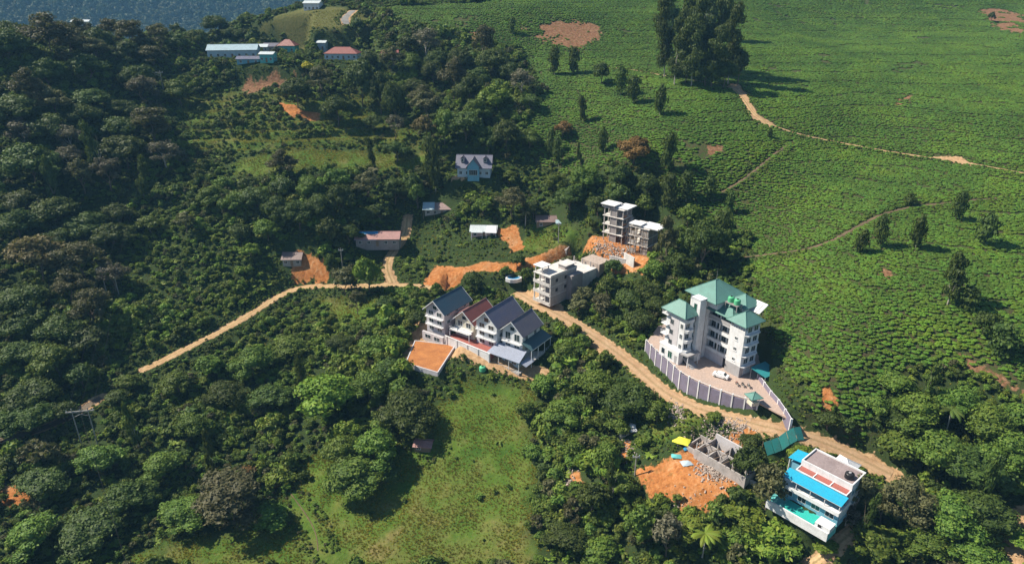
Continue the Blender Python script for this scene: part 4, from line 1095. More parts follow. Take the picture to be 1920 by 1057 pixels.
# the village on the ridge
R = house('long_hall', 'long curving hall with bluish zinc roof in the far village', (390, 110), 9, 24, 10, 4.0, 2.2, 'paleb', 'r_zincb', z=58.8, nwin=7, sink=3)
MB().slab([(14, 10.2, 4.6), (28, 9.4, 4.4), (28, 14, 5.6), (14, 14.4, 5.8)], .15).build('rear_roof', 'r_white', R)
R = house('cabin', 'turquoise cabin with white flat roof beside the long zinc hall', (488, 117), -4, 6.6, 5.0, 3.8, .8, 'teal', 'r_white', z=58.3, nwin=3, sink=4)
R = house('cabin', 'small turquoise cabin with red hipped roof in the far village', (521, 99), -3, 9.5, 7.0, 3.6, 3.0, 'teal', 'r_red', z=59.2, nwin=3, hip=True, sink=3)
R = house('cabin', 'white and teal cube cabin behind the red-roofed village houses', (590, 95), -3, 6.0, 5.5, 4.0, .8, 'paleb', 'r_white', z=60.5, nwin=2, sink=3)
R = house('bungalow', 'red-roofed bungalow with pale blue front wall at the tree line', (609, 113), -3, 16.5, 8.5, 3.2, 2.8, 'paleb', 'r_red', z=Z_BUNG, nwin=6, hip=True, sink=3)
R = house('barn', 'small barn with orange-red roof right of the bungalow', (716, 112), 4, 8.0, 6.0, 2.6, 1.6, 'cream', 'r_red', nwin=2, sink=2)
R = house('hill_house', 'white house on the crest at the top edge of the view', (570, 21), -4, 9, 8, 4.2, 1.2, 'white', 'r_white', nwin=4, sink=3)
R = house('cabin', 'low blue-grey cabin below the zinc hall', (445, 122), 3, 11, 5, 2.8, 1.0, 'bluew', 'r_slate', nwin=3, sink=4)
R = house('barn', 'slate-roofed barn between the zinc hall and red cabin', (494, 98), -2, 8, 6, 3.0, 1.4, 'grey', 'r_slate2', z=59.5, nwin=3, sink=3)
R = house('white_shed', 'pale tin shed far off behind the ridge trees', (134, 48), 5, 14, 6, 3, 1.2, 'white', 'r_white', z=62, nwin=3, sink=10)
# lower slope bits
R = house('white_shed', 'little white-roofed shed left of the orange building site', (1163, 823), 8, 3.6, 2.6, 2.4, .5, 'cream', 'white', nwin=2, cat='shed')
R = house('tarp_shelter', 'tiny pink-roofed shelter tucked under the dark tree by the meadow', (778, 847), -6, 4.2, 3.0, 2.0, .5, 'wood', 'r_pinkred', nwin=2, cat='shelter')
rubble('pale demolition rubble in the scrub left of the site', (1062, 915), 240, 1.3, 2.2, 'rubble', .34, 8)
rubble('white stones tipped under the curved wall', (1270, 772), 160, 1.0, 1.8, 'rubble', .28, 9)
rubble('scrap and planks by the small white shed', (1172, 845), 110, .9, 1.8, 'rubble', .28, 10)

# ------------------------------------------------------------------ the building site by the road
S_ANG = math.radians(-50); S_O = on_plane(1300, 858, -9.0)
t = thing('unfinished_walls', 'roofless concrete walls of a new house on orange soil', 'building', S_O, S_ANG)
L = 13.5
box('front_wall', 'conc', t, 0, L, 0, .35, -1.5, 2.6); box('inner_wall', 'conc', t, 0, L, 3.8, 4.1, -1, 2.6)
box('back_wall', 'lav', t, .5, L - 1, 7.6, 7.95, -1, 3.6)
for x in (0, 3.2, 6.4, 9.6, L - .32): box('cross_wall', 'conc', t, x, x + .3, .353, 3.797, -1, 2.3)
for x in (.5, 5, L - 1.3): box('cross_wall', 'concd', t, x, x + .3, 4.103, 7.597, -1, 2.4)
for x in (.1, 3.3, 6.5, 9.7, L - .3):
    for y in (.05, 3.85): box('column', 'conc', t, x, x + .25, y + .36 if y < 1 else y + .31, y + .6 if y < 1 else y + .55, 2.6, 4.2)
for i in range(5):
    MB().bar((1 + 2.3 * i, -.4, 3.28), (1.6 + 2.3 * i, 4.4, 2.75), .1).build('timber_prop', 'wood', t)
for x0, y0, x1, y1, hh in ((-3.2, 1.0, -.1, 1.3, 1.4), (-3.2, 1.31, -2.9, 6.5, 1.1), (-3.0, 6.6, .3, 6.9, 1.7), (2, 9.5, 7, 9.8, 1.2), (L + .1, 2.0, L + 2.6, 2.3, 1.3)): box('footing_wall', 'conc', t, x0, x1, y0, y1, -1.2, hh)
rubble('broken bricks filling the roofless walls', (1338, 882), 420, 2.0, 2.4, 'rubble', .3, 12)
rubble('heap of timber and stone beside the road bend', (1345, 812), 520, 3.2, 1.4, 'rubble', .22, 13)
rubble('pale stone pile between the site and road', (1388, 803), 120, 1.1, .9, 'rubble', .26, 14)
rubble('stones scattered on the orange earth', (1290, 935), 70, 3.0, 1.6, 'rubble', .2, 15)
def tarp(label, px, w, l, mat, ang, h=.6, seed=0, cat='tarpaulin'):
    g = ground(*px); rn = random.Random(seed); n = 7
    v, f = [], []
    for j in range(n):
        for i in range(n):
            x, y = (i / (n - 1) - .5) * w * rn.uniform(.92, 1.05), (j / (n - 1) - .5) * l * rn.uniform(.92, 1.05)
            e = min(i, j, n - 1 - i, n - 1 - j)
            v.append((x, y, .08 + h * min(1, e / 2.0) * rn.uniform(.55, 1)))
    for j in range(n - 1):
        for i in range(n - 1): a = j * n + i; f.append((a, a + 1, a + n + 1, a + n))
    n2 = len(v); v += [(x, y, z - .05) for x, y, z in v]; f += [tuple(k + n2 for k in q[::-1]) for q in f]
    ring = [(j * n) for j in range(n)]
    o = MB().add(v, f).build('tarpaulin', mat, None, True, label=label, category=cat); o.location = g; o.rotation_euler = (0, 0, math.radians(ang))
    return o
tarp('crumpled yellow tarpaulin at the edge of the site', (1278, 826), 4.0, 3.0, 'yellow', -30, .7, 1)
tarp('small dark blue tarpaulin under the yellow one', (1288, 840), 2.2, 1.4, 'bluet', 20, .5, 2)
tarp('pale teal tarpaulin on the orange soil', (1268, 855), 2.4, 1.6, 'teal', -10, .4, 3)
tarp('white plastic sheet beside the front wall of the site', (1287, 868), 2.6, 2.0, 'paleb', 15, .4, 4)
# green shade net along the lane
p0, p1 = ground(1438, 856), ground(1508, 826)
d = p1 - p0; La = math.hypot(d[0], d[1])
t = thing('shade_net_fence', 'teal shade-net fence between the site and the villa', 'fence', (p0[0], p0[1], ground_at(p0[0], p0[1])), math.atan2(d[1], d[0]))
def net_z(i):
    x, y = p0[0] + d[0] * i / 5, p0[1] + d[1] * i / 5; nx, ny = -d[1] / La, d[0] / La
    return max(ground_at(x + nx * q, y + ny * q) - 2.3 * q / 1.9 for q in (0, .6, 1.2, 1.9)) + .35 - ground_at(p0[0], p0[1])
for i in range(6):
    x = La * i / 5; zz = net_z(i)
    MB().bar((x, 1.98, zz - .5), (x, 1.98, zz + 2.5), .06).build('post', 'wood', t)
    if i < 5:
        z2 = net_z(i + 1); x2 = La * (i + 1) / 5
        MB().add([(x + .06, -.02, zz), (x2 - .06, -.02, z2), (x2 - .06, 1.9, z2 + 2.3), (x + .06, 1.9, zz + 2.3), (x + .06, .04, zz), (x2 - .06, .04, z2), (x2 - .06, 1.94, z2 + 2.26), (x + .06, 1.94, zz + 2.26)], [(0,1,2,3),(7,6,5,4),(0,4,5,1),(2,6,7,3),(1,5,6,2),(3,7,4,0)]).build('net', 'tealn', t)

# ------------------------------------------------------------------ the blue villa
def villa():
    R = thing('villa', 'white villa with bright blue lean-to roof and brown flat top', 'villa', on_plane(1503, 864, -1.0) - np.array([0, 0, 9.0 * .7]), math.radians(-49))
    R.scale = (.93, .93, .7)
    W, L, H = 11.8, 6.6, 9.0
    box('wall', 'white', R, 0, W, 0, L, -2, H)
    MB().box(.3, W - .3, .3, L - .3, H + .002, H + .1).build('flat_roof', M['rooft'], R)
    MB().box(0, W, 0, .28, H + .003, H + .6).box(0, W, L - .28, L, H + .003, H + .6).box(0, .28, .283, L - .283, H + .003, H + .6).box(W - .28, W, .283, L - .283, H + .003, H + .6).build('parapet', 'white', R)
    for i in range(4):
        for k in range(2): win(R, '+x', W, .6 + i * 1.5, 1.6 + i * 1.5, 1.0 + 4.2 * k, 2.8 + 4.2 * k, 'glass', 'bluew', 1)
    # red pergola panels between beams
    P = box('pergola_beam', 'white', R, 0, W, -2.3, -2.05, 7.3, 7.6)
    for i in range(4): box('cross_beam', 'white', P, i * 3.85, i * 3.85 + .22, -2.05, -.003, 7.35, 7.62)
    for i in range(3): MB().slab([(.3 + i * 3.85, -2.0, 7.34), (3.8 + i * 3.85, -2.0, 7.34), (3.8 + i * 3.85, -.05, 7.5), (.3 + i * 3.85, -.05, 7.5)], .08).build('red_panel', 'redfloor', R)
    # blue lean-to
    MB().slab([(-1.4, -5.6, 6.35), (W + .5, -5.6, 6.35), (W + .5, -2.32, 7.15), (-1.4, -2.32, 7.15)], .12).build('lean_to_roof', 'r_blue', R)
    for i in range(5):
        x = -1.2 + i * 3.3; MB().bar((x, -5.4, 3.7), (x, -5.4, 6.3), .1).build('post', 'white', R)
    MB().bar((-1.4, -5.62, 6.3), (W + .5, -5.62, 6.3), .07).build('gutter', 'pole', R)
    box('rear_screen', 'glass', R, 0, W, -2.2, -2.1, 3.8, 7.0)
    b = box('balcony', 'white', R, -1.6, W + .6, -6.3, -.004, 3.3, 3.6)
    MB().box(-1.6, W + .6, -6.3, -6.1, 3.603, 4.5).build('parapet', 'white', b)
    MB().box(W + .4, W + .6, -6.097, -.6, 3.603, 4.5).build('parapet', 'white', b)
    box('lower_wall', 'bluew', R, -1.2, W + .3, -5.2, -.005, -2, 3.297)
    for i in range(4): win(R, '-y', -5.2, -.4 + i * 3.2, 1.6 + i * 3.2, .4, 2.6, 'glass', 'white', 1)
    for i in range(2): win(R, '+x', W + .3, -4.6 + i * 2.1, -3.0 + i * 2.1, .6, 2.4, 'paleb', 'white', 1)
    MB().slab([(-3.4, .6, 7.4), (-.002, .6, 7.9), (-.002, 5.2, 7.9), (-3.4, 5.2, 7.4)], .12).build('side_roof', 'r_blue', R)
    for y in (.9, 4.9): MB().bar((-3.1, y, 0), (-3.1, y, 7.3), .11).build('post', 'white', R)
    box('side_wall', 'bluew', R, -2.9, -.003, 1.2, 4.6, -2, 6.0)
    # lower terrace with teal pool deck
    MB().box(-2.2, W + .4, -9.2, -5.203, -3.5, -.9).build('deck', 'teal', R)
    MB().box(1.2, W - 3.2, -8.8, -5.6, -.896, -.7).build('pool_floor', M['pool'], R)
    MB().box(-2.2, W + .4, -9.5, -9.203, -3.5, -.45).build('terrace_wall', 'white', R)
    box('terrace_room', 'white', R, W - 2.8, W + .5, -9.1, -6.36, -.896, .8)
    win(R, '-y', -9.1, W - 2.2, W - 1.2, -.5, .8, 'dark', 'white', 0)
    return R
M['rooft'] = road_material('weathered_flat_roof', (0.24, 0.19, 0.19), (0.31, 0.25, 0.25))
M['pool'] = paint('sea_green_tiles', (0.03, 0.42, 0.36), 0.1)
V = villa()
water_tank(local_to_world(V, (9.9, 2.4, 9.104)), 0.95, 1.3, 'black', 'round black water tank on the villa roof')
t = thing('pavilion', 'white pyramid-roofed pavilion behind the villa', 'pavilion', local_to_world(V, (6.2, 9.6, 2.5)), V.rotation_euler[2])
for x in (-1.7, 1.7):
    for y in (-1.7, 1.7): MB().bar((x, y, -3), (x, y, 2.5), .1).build('post', 'white', t)
hip_roof(t, -2.4, 2.4, -2.4, 2.4, 2.5, 4.0, 'white', 2.39)
box('floor', 'conc', t, -2, 2, -2, 2, -3, -.2)

# ------------------------------------------------------------------ the round tarpaulin pond
g = ground(963, 523)
t = thing('garden_pond', 'round blue-lined pond with white rim beside the orange track', 'pond', g)
m, k = MB(), 16
ring = [(2.9 * math.cos(2*math.pi*i/k) * (1 + .08 * math.sin(3 * i)), 2.3 * math.sin(2*math.pi*i/k)) for i in range(k)]
v = [(x, y, -.6) for x, y in ring] + [(x, y, .7) for x, y in ring] + [(x * .8, y * .8, .72) for x, y in ring] + [(x * .78, y * .78, .3) for x, y in ring]
m.add(v, [(a*k+i, a*k+(i+1) % k, (a+1)*k+(i+1) % k, (a+1)*k+i) for a in range(3) for i in range(k)]).build('rim', 'white', t)
MB().prism([(x * .785, y * .785) for x, y in ring], .1, .42).build('water', 'bluet', t)

# ------------------------------------------------------------------ power line
def pylon(label, px, h, w, ang, name='power_pole', legs=2):
    g = ground(*px); t = thing(name, label, 'power pole', g, math.radians(ang))
    for s in ((-1, 1) if legs == 2 else (0,)): MB().bar((s * w * .28, 0, -1), (s * w * .28, 0, h), .17, .12).build('mast', 'pole', t)
    c = MB().box(-w / 2, w / 2, -.22, -.1, h - 1.1, h - .85).box(-w / 2, w / 2, .1, .22, h - 1.1, h - .85).build('crossarm', 'pole', t)
    for x in (-w * .46, 0, w * .46): MB().bar((x, 0, h - .85), (x, 0, h - .4), .08).build('insulator', 'paleb', c)
    if legs == 2: MB().bar((-w * .28, 0, h - 2.6), (w * .28, 0, h - 1.2), .06).bar((w * .28, 0, h - 2.6), (-w * .28, 0, h - 1.2), .06).build('brace', 'pole', t)
    return t, g, h, w
PY = [pylon('twin-mast power pole in dark scrub left of the valley road', (212, 552), 10.0, 6.6, 8), pylon('nearest twin-mast power pole by the shaded road', (168, 832), 11.5, 7.0, 10),
      pylon('far twin-mast power pole below the village hall', (302, 182), 12, 6.0, 6)]
for i, (a, b) in enumerate(((PY[2], PY[0]), (PY[0], PY[1]))):
    for j, s in enumerate((-1, 0, 1)):
        pa = [a[1][0] + s * a[3] * .46, a[1][1], a[1][2] + a[2] - .4]; pb = [b[1][0] + s * b[3] * .46, b[1][1], b[1][2] + b[2] - .4]
        pts = [Vector(pa).lerp(Vector(pb), q / 14) - Vector((0, 0, 4 * (3.0) * (q / 14) * (1 - q / 14))) for q in range(15)]
        MB().tube(pts, .035, 4).build('power_cable', 'black', None, label=['left', 'middle', 'right'][j] + [' cable from the far pole to the scrub pole', ' cable from the scrub pole to the nearest pole'][i], category='cable')
pa = Vector((PY[1][1][0], PY[1][1][1], PY[1][1][2] + 11)); pb = Vector((-72, 96, -12))
MB().tube([pa.lerp(pb, q / 10) - Vector((0, 0, 6 * (q / 10) * (1 - q / 10))) for q in range(11)], .035, 4).build('power_cable', 'black', None, label='cable running down to the lower left from the nearest pole', category='cable')
for lab, px, h in (('slim utility pole with lamp left of the long shed', (643, 508), 9.0), ('slim utility pole by the orange yard below the brown shack', (1047, 455), 8.0), ('slim pole beside the lower meadow edge of the site', (1190, 892), 6.5)):
    pylon(lab, px, h, 1.6, 0, 'utility_pole', 1)

# ------------------------------------------------------------------ foliage
def leaf_material(name, dark, light, tip, trans=0.22, world_var=0.0, rough=0.6):
    k = N(name)
    at = k.attr('leaf'); sp = k.n('SeparateColor'); k.l(at.outputs['Color'], sp.inputs[0])
    rnd = k.n('ObjectInfo').outputs['Random']
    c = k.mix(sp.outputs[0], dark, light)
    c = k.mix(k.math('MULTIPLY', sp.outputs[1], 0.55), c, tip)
    hs = k.n('HueSaturation'); k.l(c, hs.inputs['Color'])
    k.l(k.math('ADD', k.math('MULTIPLY', rnd, 0.5), 0.75), hs.inputs['Value'])
    k.l(k.math('ADD', k.math('MULTIPLY', rnd, 0.035), 0.482), hs.inputs['Hue'])
    c = hs.outputs['Color']
    if world_var:
        p = k.pos()
        c = k.mix(world_var, c, k.mix(1.0, c, k.ramp(k.noise(0.05, p, 5, 0.65), [(0.3, (0.55, 0.62, 0.7)), (0.5, (1, 1, 1)), (0.68, (1.5, 1.32, 0.95))]), 'MULTIPLY'))
    b = k.n('BsdfPrincipled'); k.l(c, b.inputs['Base Color']); b.inputs['Roughness'].default_value = rough; b.inputs['Specular IOR Level'].default_value = 0.22
    t = k.n('BsdfTranslucent'); k.l(k.mix(0.35, c, (0.25, 0.30, 0.03), 'MIX'), t.inputs['Color'])
    m = k.n('MixShader'); m.inputs[0].default_value = trans
    k.l(b.outputs[0], m.inputs[1]); k.l(t.outputs[0], m.inputs[2])
    return k.done(m.outputs[0])
LM = {
 'dark':   leaf_material('dark_leaves', (0.033, 0.057, 0.013), (0.070, 0.107, 0.021), (0.123, 0.160, 0.024)),
 'mid':    leaf_material('green_leaves', (0.056, 0.098, 0.017), (0.113, 0.181, 0.026), (0.215, 0.259, 0.035)),
 'bright': leaf_material('bright_leaves', (0.083, 0.141, 0.019), (0.160, 0.240, 0.028), (0.278, 0.303, 0.042)),
 'olive':  leaf_material('olive_leaves', (0.065, 0.068, 0.029), (0.123, 0.124, 0.051), (0.194, 0.176, 0.076)),
 'grey':   leaf_material('grey_leaves', (0.078, 0.076, 0.051), (0.156, 0.141, 0.092), (0.246, 0.214, 0.143)),
 'rust':   leaf_material('rust_leaves', (0.117, 0.069, 0.020), (0.233, 0.139, 0.041), (0.324, 0.202, 0.061)),
 'tan':    leaf_material('tan_leaves', (0.130, 0.113, 0.041), (0.220, 0.189, 0.071), (0.324, 0.265, 0.102)),
 'yellow': leaf_material('yellow_leaves', (0.285, 0.239, 0.020), (0.467, 0.378, 0.031), (0.583, 0.479, 0.051)),
 'tea':    leaf_material('tea_leaves', (0.058, 0.113, 0.014), (0.117, 0.213, 0.025), (0.212, 0.290, 0.041), 0.2, 0.75),
 'scrub':  leaf_material('scrub_leaves', (0.060, 0.100, 0.017), (0.129, 0.199, 0.031), (0.280, 0.286, 0.051), 0.22, 0.8),
 'grass':  leaf_material('grass_blades', (0.132, 0.166, 0.019), (0.262, 0.268, 0.033), (0.525, 0.331, 0.075), 0.2, 0.6),
 'far':    leaf_material('far_wood_leaves', (0.026, 0.045, 0.014), (0.058, 0.088, 0.025), (0.104, 0.126, 0.041), 0.1, 0.8),
}
M_BARK = paint('bark', (0.16, 0.125, 0.095), 0.4, 3.0)
M_PALE = paint('pale_bark', (0.42, 0.38, 0.33), 0.3, 3.0)

def leaf_cards(rg, cen, nrm, size, aspect=0.62):
    n = len(cen)
    nrm = nrm / (np.linalg.norm(nrm, axis=1)[:, None] + 1e-9)
    r = rg.normal(size=(n, 3)); t = np.cross(nrm, r); t /= np.linalg.norm(t, axis=1)[:, None] + 1e-9
    b = np.cross(nrm, t)
    s = size[:, None]
    v = np.stack([cen - t * s, cen - b * s * aspect + nrm * s * .15, cen + t * s, cen + b * s * aspect + nrm * s * .15], 1)
    return v.reshape(-1, 3)
_ico = None
def ico():
    global _ico
    if _ico is None:
        bm = bmesh.new(); bmesh.ops.create_icosphere(bm, subdivisions=2, radius=1)
        _ico = (np.array([v.co[:] for v in bm.verts]), np.array([[v.index for v in f.verts] for f in bm.faces])); bm.free()
    return _ico
def foliage(name, seed, lobes, n_leaf, leaf, mat, up=0.3, jit=0.5, core=0.78, shell=(0.78, 1.06)):
    """lobes: (x, y, z, rx, rz); leaf-sized faces over the lobes, with a leafy core"""
    rg = np.random.default_rng(seed)
    lob = np.array(lobes, float)
    w = lob[:, 3] ** 2; pick = rg.choice(len(lob), n_leaf, p=w / w.sum())
    d = rg.normal(size=(n_leaf, 3)); d[:, 2] += up; d /= np.linalg.norm(d, axis=1)[:, None]
    rad = rg.uniform(*shell, n_leaf)
    sc = np.stack([lob[pick, 3], lob[pick, 3], lob[pick, 4]], 1)
    bump = 1 + 0.22 * np.sin(d[:, 0] * 5 + pick) * np.sin(d[:, 1] * 6 + pick * 2) + 0.12 * np.sin(d[:, 2] * 9 + pick)
    cen = lob[pick, :3] + d * sc * (rad * bump)[:, None]
    nr = d + rg.normal(size=(n_leaf, 3)) * jit
    V = leaf_cards(rg, cen, nr, leaf * rg.uniform(.6, 1.35, n_leaf))
    F = np.arange(4 * n_leaf).reshape(-1, 4)
    F3 = np.concatenate([F[:, [0, 1, 2]], F[:, [0, 2, 3]]])
    lv = rg.uniform(0, 1, len(lob))
    v0 = np.clip(0.55 * lv[pick] + 0.45 * rg.uniform(0, 1, n_leaf), 0, 1)
    v1 = np.clip(rg.uniform(-1.2, 1, n_leaf), 0, 1)
    col = np.repeat(np.stack([v0, v1, v0 * 0, v0 * 0 + 1], 1), 4, 0)
    iv, jf = ico()
    Vs, Fs, Cs = [V], [F3], [col]; off = len(V)
    if core:
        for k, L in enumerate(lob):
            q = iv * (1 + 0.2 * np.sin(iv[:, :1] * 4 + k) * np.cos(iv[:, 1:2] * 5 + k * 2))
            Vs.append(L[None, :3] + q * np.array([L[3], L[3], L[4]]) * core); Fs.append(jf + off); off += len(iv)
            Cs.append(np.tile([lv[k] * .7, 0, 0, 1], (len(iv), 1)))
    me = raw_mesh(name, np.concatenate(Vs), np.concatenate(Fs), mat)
    at = me.color_attributes.new('leaf', 'FLOAT_COLOR', 'POINT'); at.data.foreach_set('color', np.concatenate(Cs).astype(np.float32).ravel())
    return me
def lobes_round(seed, n=15, flat=1.0, spread=.34):
    rg = np.random.default_rng(seed); out = []
    for i in range(n):
        a = 2.4 * i + rg.uniform(-.4, .4); r = spread * math.sqrt((i + .3) / n) * rg.uniform(.8, 1.25)
        z = .30 + .42 * (1 - (r / spread) ** 2 * .75) * rg.uniform(.65, 1.1)
        q = rg.uniform(.09, .22) * (1.2 if i < 4 else 1)
        out.append((r * math.cos(a), r * math.sin(a), z * flat, q, q * rg.uniform(.75, 1.05)))
    return out
def lobes_column(seed, n=9):
    rg = np.random.default_rng(seed)
    return [(rg.uniform(-.12, .12), rg.uniform(-.12, .12), .08 + .86 * i / n, (.30 + .16 * math.sin(3.0 * i / n + .3)) * rg.uniform(.6, 1.25), .12 * rg.uniform(.8, 1.3)) for i in range(n)]
def lobes_gum(seed, n=13):
    rg = np.random.default_rng(seed); out = []
    for i in range(n):
        t = (i + .5) / n; a = rg.uniform(0, 6.3); r = .30 * rg.uniform(.2, 1) * (1 - .5 * t)
        out.append((r * math.cos(a), r * math.sin(a), .1 + .82 * t, rg.uniform(.11, .19), rg.uniform(.06, .11)))
    return out
def lobes_umbrella(seed, n=14):
    rg = np.random.default_rng(seed); out = []
    for i in range(n):
        a = 2.4 * i; r = .36 * math.sqrt((i + .2) / n)
        out.append((r * math.cos(a), r * math.sin(a), .46 + .34 * (1 - (r / .36) ** 2) + rg.uniform(-.2, .12), rg.uniform(.09, .2), rg.uniform(.09, .17)))
    return out
CROWN = {}
def crowns(kind, mat, lobef, n_leaf, leaf, nvar=4, **kw):
    for size, mul, ls in (('s', .55, 1.35), ('m', 1.0, 1.0), ('l', 2.6, .62)):
        CROWN[kind, size] = [foliage('crown_' + kind, 100 * len(CROWN) + i, lobef(37 * i + len(kind) * 11 + 5), int(n_leaf * mul), leaf * ls, LM[mat], **kw) for i in range(nvar if size != 'l' else 3)]
crowns('dark', 'dark', lobes_round, 2000, .040)
crowns('mid', 'mid', lobes_round, 2000, .040)
crowns('bright', 'bright', lambda s: lobes_round(s, 9), 1600, .048)
crowns('olive', 'olive', lobes_umbrella, 1300, .042, core=.6)
crowns('grey', 'grey', lobes_umbrella, 1100, .04, core=.5)
crowns('rust', 'rust', lobes_round, 1500, .042, nvar=2)
crowns('tan', 'tan', lobes_umbrella, 1300, .042, nvar=2, core=.6)
crowns('yellow', 'yellow', lobes_round, 1000, .05, nvar=1)
crowns('column', 'dark', lobes_column, 900, .06, core=.6)
crowns('gum', 'dark', lobes_gum, 1700, .036, core=.55)

def trunk_mesh(name, seed, mat, fork=True):
    """unit trunk, 1 m tall to the crown's middle, limbs fanning into the crown"""
    rg = np.random.default_rng(seed); m = MB()
    p = Vector((0, 0, -.12)); pts = [p]
    for i in range(1, 5):
        pts.append(Vector((rg.uniform(-.03, .03) * i, rg.uniform(-.03, .03) * i, -.12 + .28 * i * .8)))
    for i in range(4): m.bar(pts[i], pts[i+1], .05 - .007 * i, .05 - .007 * (i + 1), 7)
    if fork:
        for i in range(5):
            a = 1.26 * i + rg.uniform(-.3, .3); b = pts[2 + i % 3]
            e = b + Vector((math.cos(a) * .28, math.sin(a) * .28, rg.uniform(.2, .42)))
            m.bar(b, e, .024, .009, 5)
            m.bar(e, e + Vector((math.cos(a + .6) * .12, math.sin(a + .6) * .12, .14)), .009, .004, 4)
    me = bpy.data.meshes.new(name); me.from_pydata(m.v, [], m.f); me.update(); me.materials.append(mat)
    return me
TRUNK = [trunk_mesh('trunk', i, M_BARK) for i in range(3)]
TRUNKP = [trunk_mesh('pale_trunk', 9 + i, M_PALE) for i in range(2)]

# where nothing may grow: buildings, roads, yards
bpy.context.view_layer.update()
BX, BY, BS = -260.0, 60.0, 0.5
BLOCK = np.zeros((int(430 / BS), int(600 / BS)), bool)
def block_poly(xy, grow=0.0):
    x0, y0 = xy.min(0) - grow; x1, y1 = xy.max(0) + grow
    i0, i1 = int((x0 - BX) / BS), int((x1 - BX) / BS) + 1; j0, j1 = int((y0 - BY) / BS), int((y1 - BY) / BS) + 1
    i0, j0 = max(i0, 0), max(j0, 0); i1, j1 = min(i1, BLOCK.shape[1] - 1), min(j1, BLOCK.shape[0] - 1)
    if i1 <= i0 or j1 <= j0: return
    gx, gy = np.meshgrid(BX + BS * (np.arange(i0, i1 + 1) + .5), BY + BS * (np.arange(j0, j1 + 1) + .5))
    BLOCK[j0:j1+1, i0:i1+1] |= poly_sd(gx, gy, xy) < grow
def hull(p):
    p = sorted(map(tuple, np.round(p, 3)))
    def half(q):
        h = []
        for a in q:
            while len(h) > 1 and (h[-1][0]-h[-2][0])*(a[1]-h[-2][1]) - (h[-1][1]-h[-2][1])*(a[0]-h[-2][0]) <= 0: h.pop()
            h.append(a)
        return h
    return np.array(half(p)[:-1] + half(p[::-1])[:-1])
for ob in list(scene.objects):
    if ob.type != 'MESH' or ob.name.startswith(('terrain', 'power_cable', 'rubble')) or 'road' in ob.name or 'path' in ob.name or 'track' in ob.name or 'lane' in ob.name: continue
    q = np.array([(ob.matrix_world @ v.co)[:2] for v in ob.data.vertices])
    h = fc if ob.name.startswith('forecourt') else hull(q)
    if len(h) >= 3: block_poly(h, 0.35 if ob.name.startswith('forecourt') else 0.6)
for nm in ROADS:
    q, z, hw = ROADS[nm]
    for a, b in zip(q[:-1], q[1:]):
        d = b - a; d /= np.hypot(*d) + 1e-9; n = np.array([-d[1], d[0]]) * (hw + .25)
        block_poly(np.array([a + n, b + n, b - n, a - n]))
def blocked(x, y):
    i = np.clip(((np.asarray(x) - BX) / BS).astype(int), 0, BLOCK.shape[1] - 1); j = np.clip(((np.asarray(y) - BY) / BS).astype(int), 0, BLOCK.shape[0] - 1)
    return BLOCK[j, i]
NEAR = BLOCK.copy()
for sh in range(1, 9):    # ground within about 4 m of a wall or road
    NEAR[sh:] |= BLOCK[:-sh]; NEAR[:-sh] |= BLOCK[sh:]; NEAR[:, sh:] |= BLOCK[:, :-sh]; NEAR[:, :-sh] |= BLOCK[:, sh:]
def nearby(x, y):
    i = np.clip(((np.asarray(x) - BX) / BS).astype(int), 0, BLOCK.shape[1] - 1); j = np.clip(((np.asarray(y) - BY) / BS).astype(int), 0, BLOCK.shape[0] - 1)
    return NEAR[j, i]

# ------------------------------------------------------------------ trees one by one
def at_height(u, v, c):
    """the place where something c metres above the ground appears in direction u, v"""
    d = ray(u, v); p = d[None] * _T[:, None]
    below = (p[:, 2] + CAM_H) < hgt(p[:, 0], p[:, 1]) + c
    k = int(np.argmax(below))
    if not below[k] or _T[k] > 620: return None
    q = p[k]
    return np.array([q[0], q[1], float(hgt(q[0], q[1]))])
TRUNK_SHARE = {'gum': .10, 'column': .15, 'olive': .30, 'grey': .3, 'tan': .3}
TREES = []      # x, y, z, width, crown height, trunk, kind, u, v
def plan_tree(u, v, wpx, hpx, kind, force=False):
    c = 5.0
    for _ in range(3):
        g = at_height(u, v, c)
        if g is None: return None
        dist = math.sqrt(g[0] ** 2 + g[1] ** 2 + (CAM_H - g[2]) ** 2)
        dep = math.asin((CAM_H - g[2]) / dist)
        w = wpx * dist / FPX
        hv = hpx * dist / FPX
        h = max((hv - .6 * w * math.sin(dep)) / max(.5, math.cos(dep)), (.46 if kind not in ('column', 'gum') else 1.2) * w)
        tr = h * TRUNK_SHARE.get(kind, .12)
        c = tr + h * .5
    if not force:
        if blocked(g[0], g[1]): return None
        for t in TREES:
            if math.hypot(t[0] - g[0], t[1] - g[1]) < .36 * (t[3] + w) and abs(t[2] - g[2]) < 20: return None
    TREES.append((g[0], g[1], g[2], w, h, tr, kind, u, v))
    return TREES[-1]
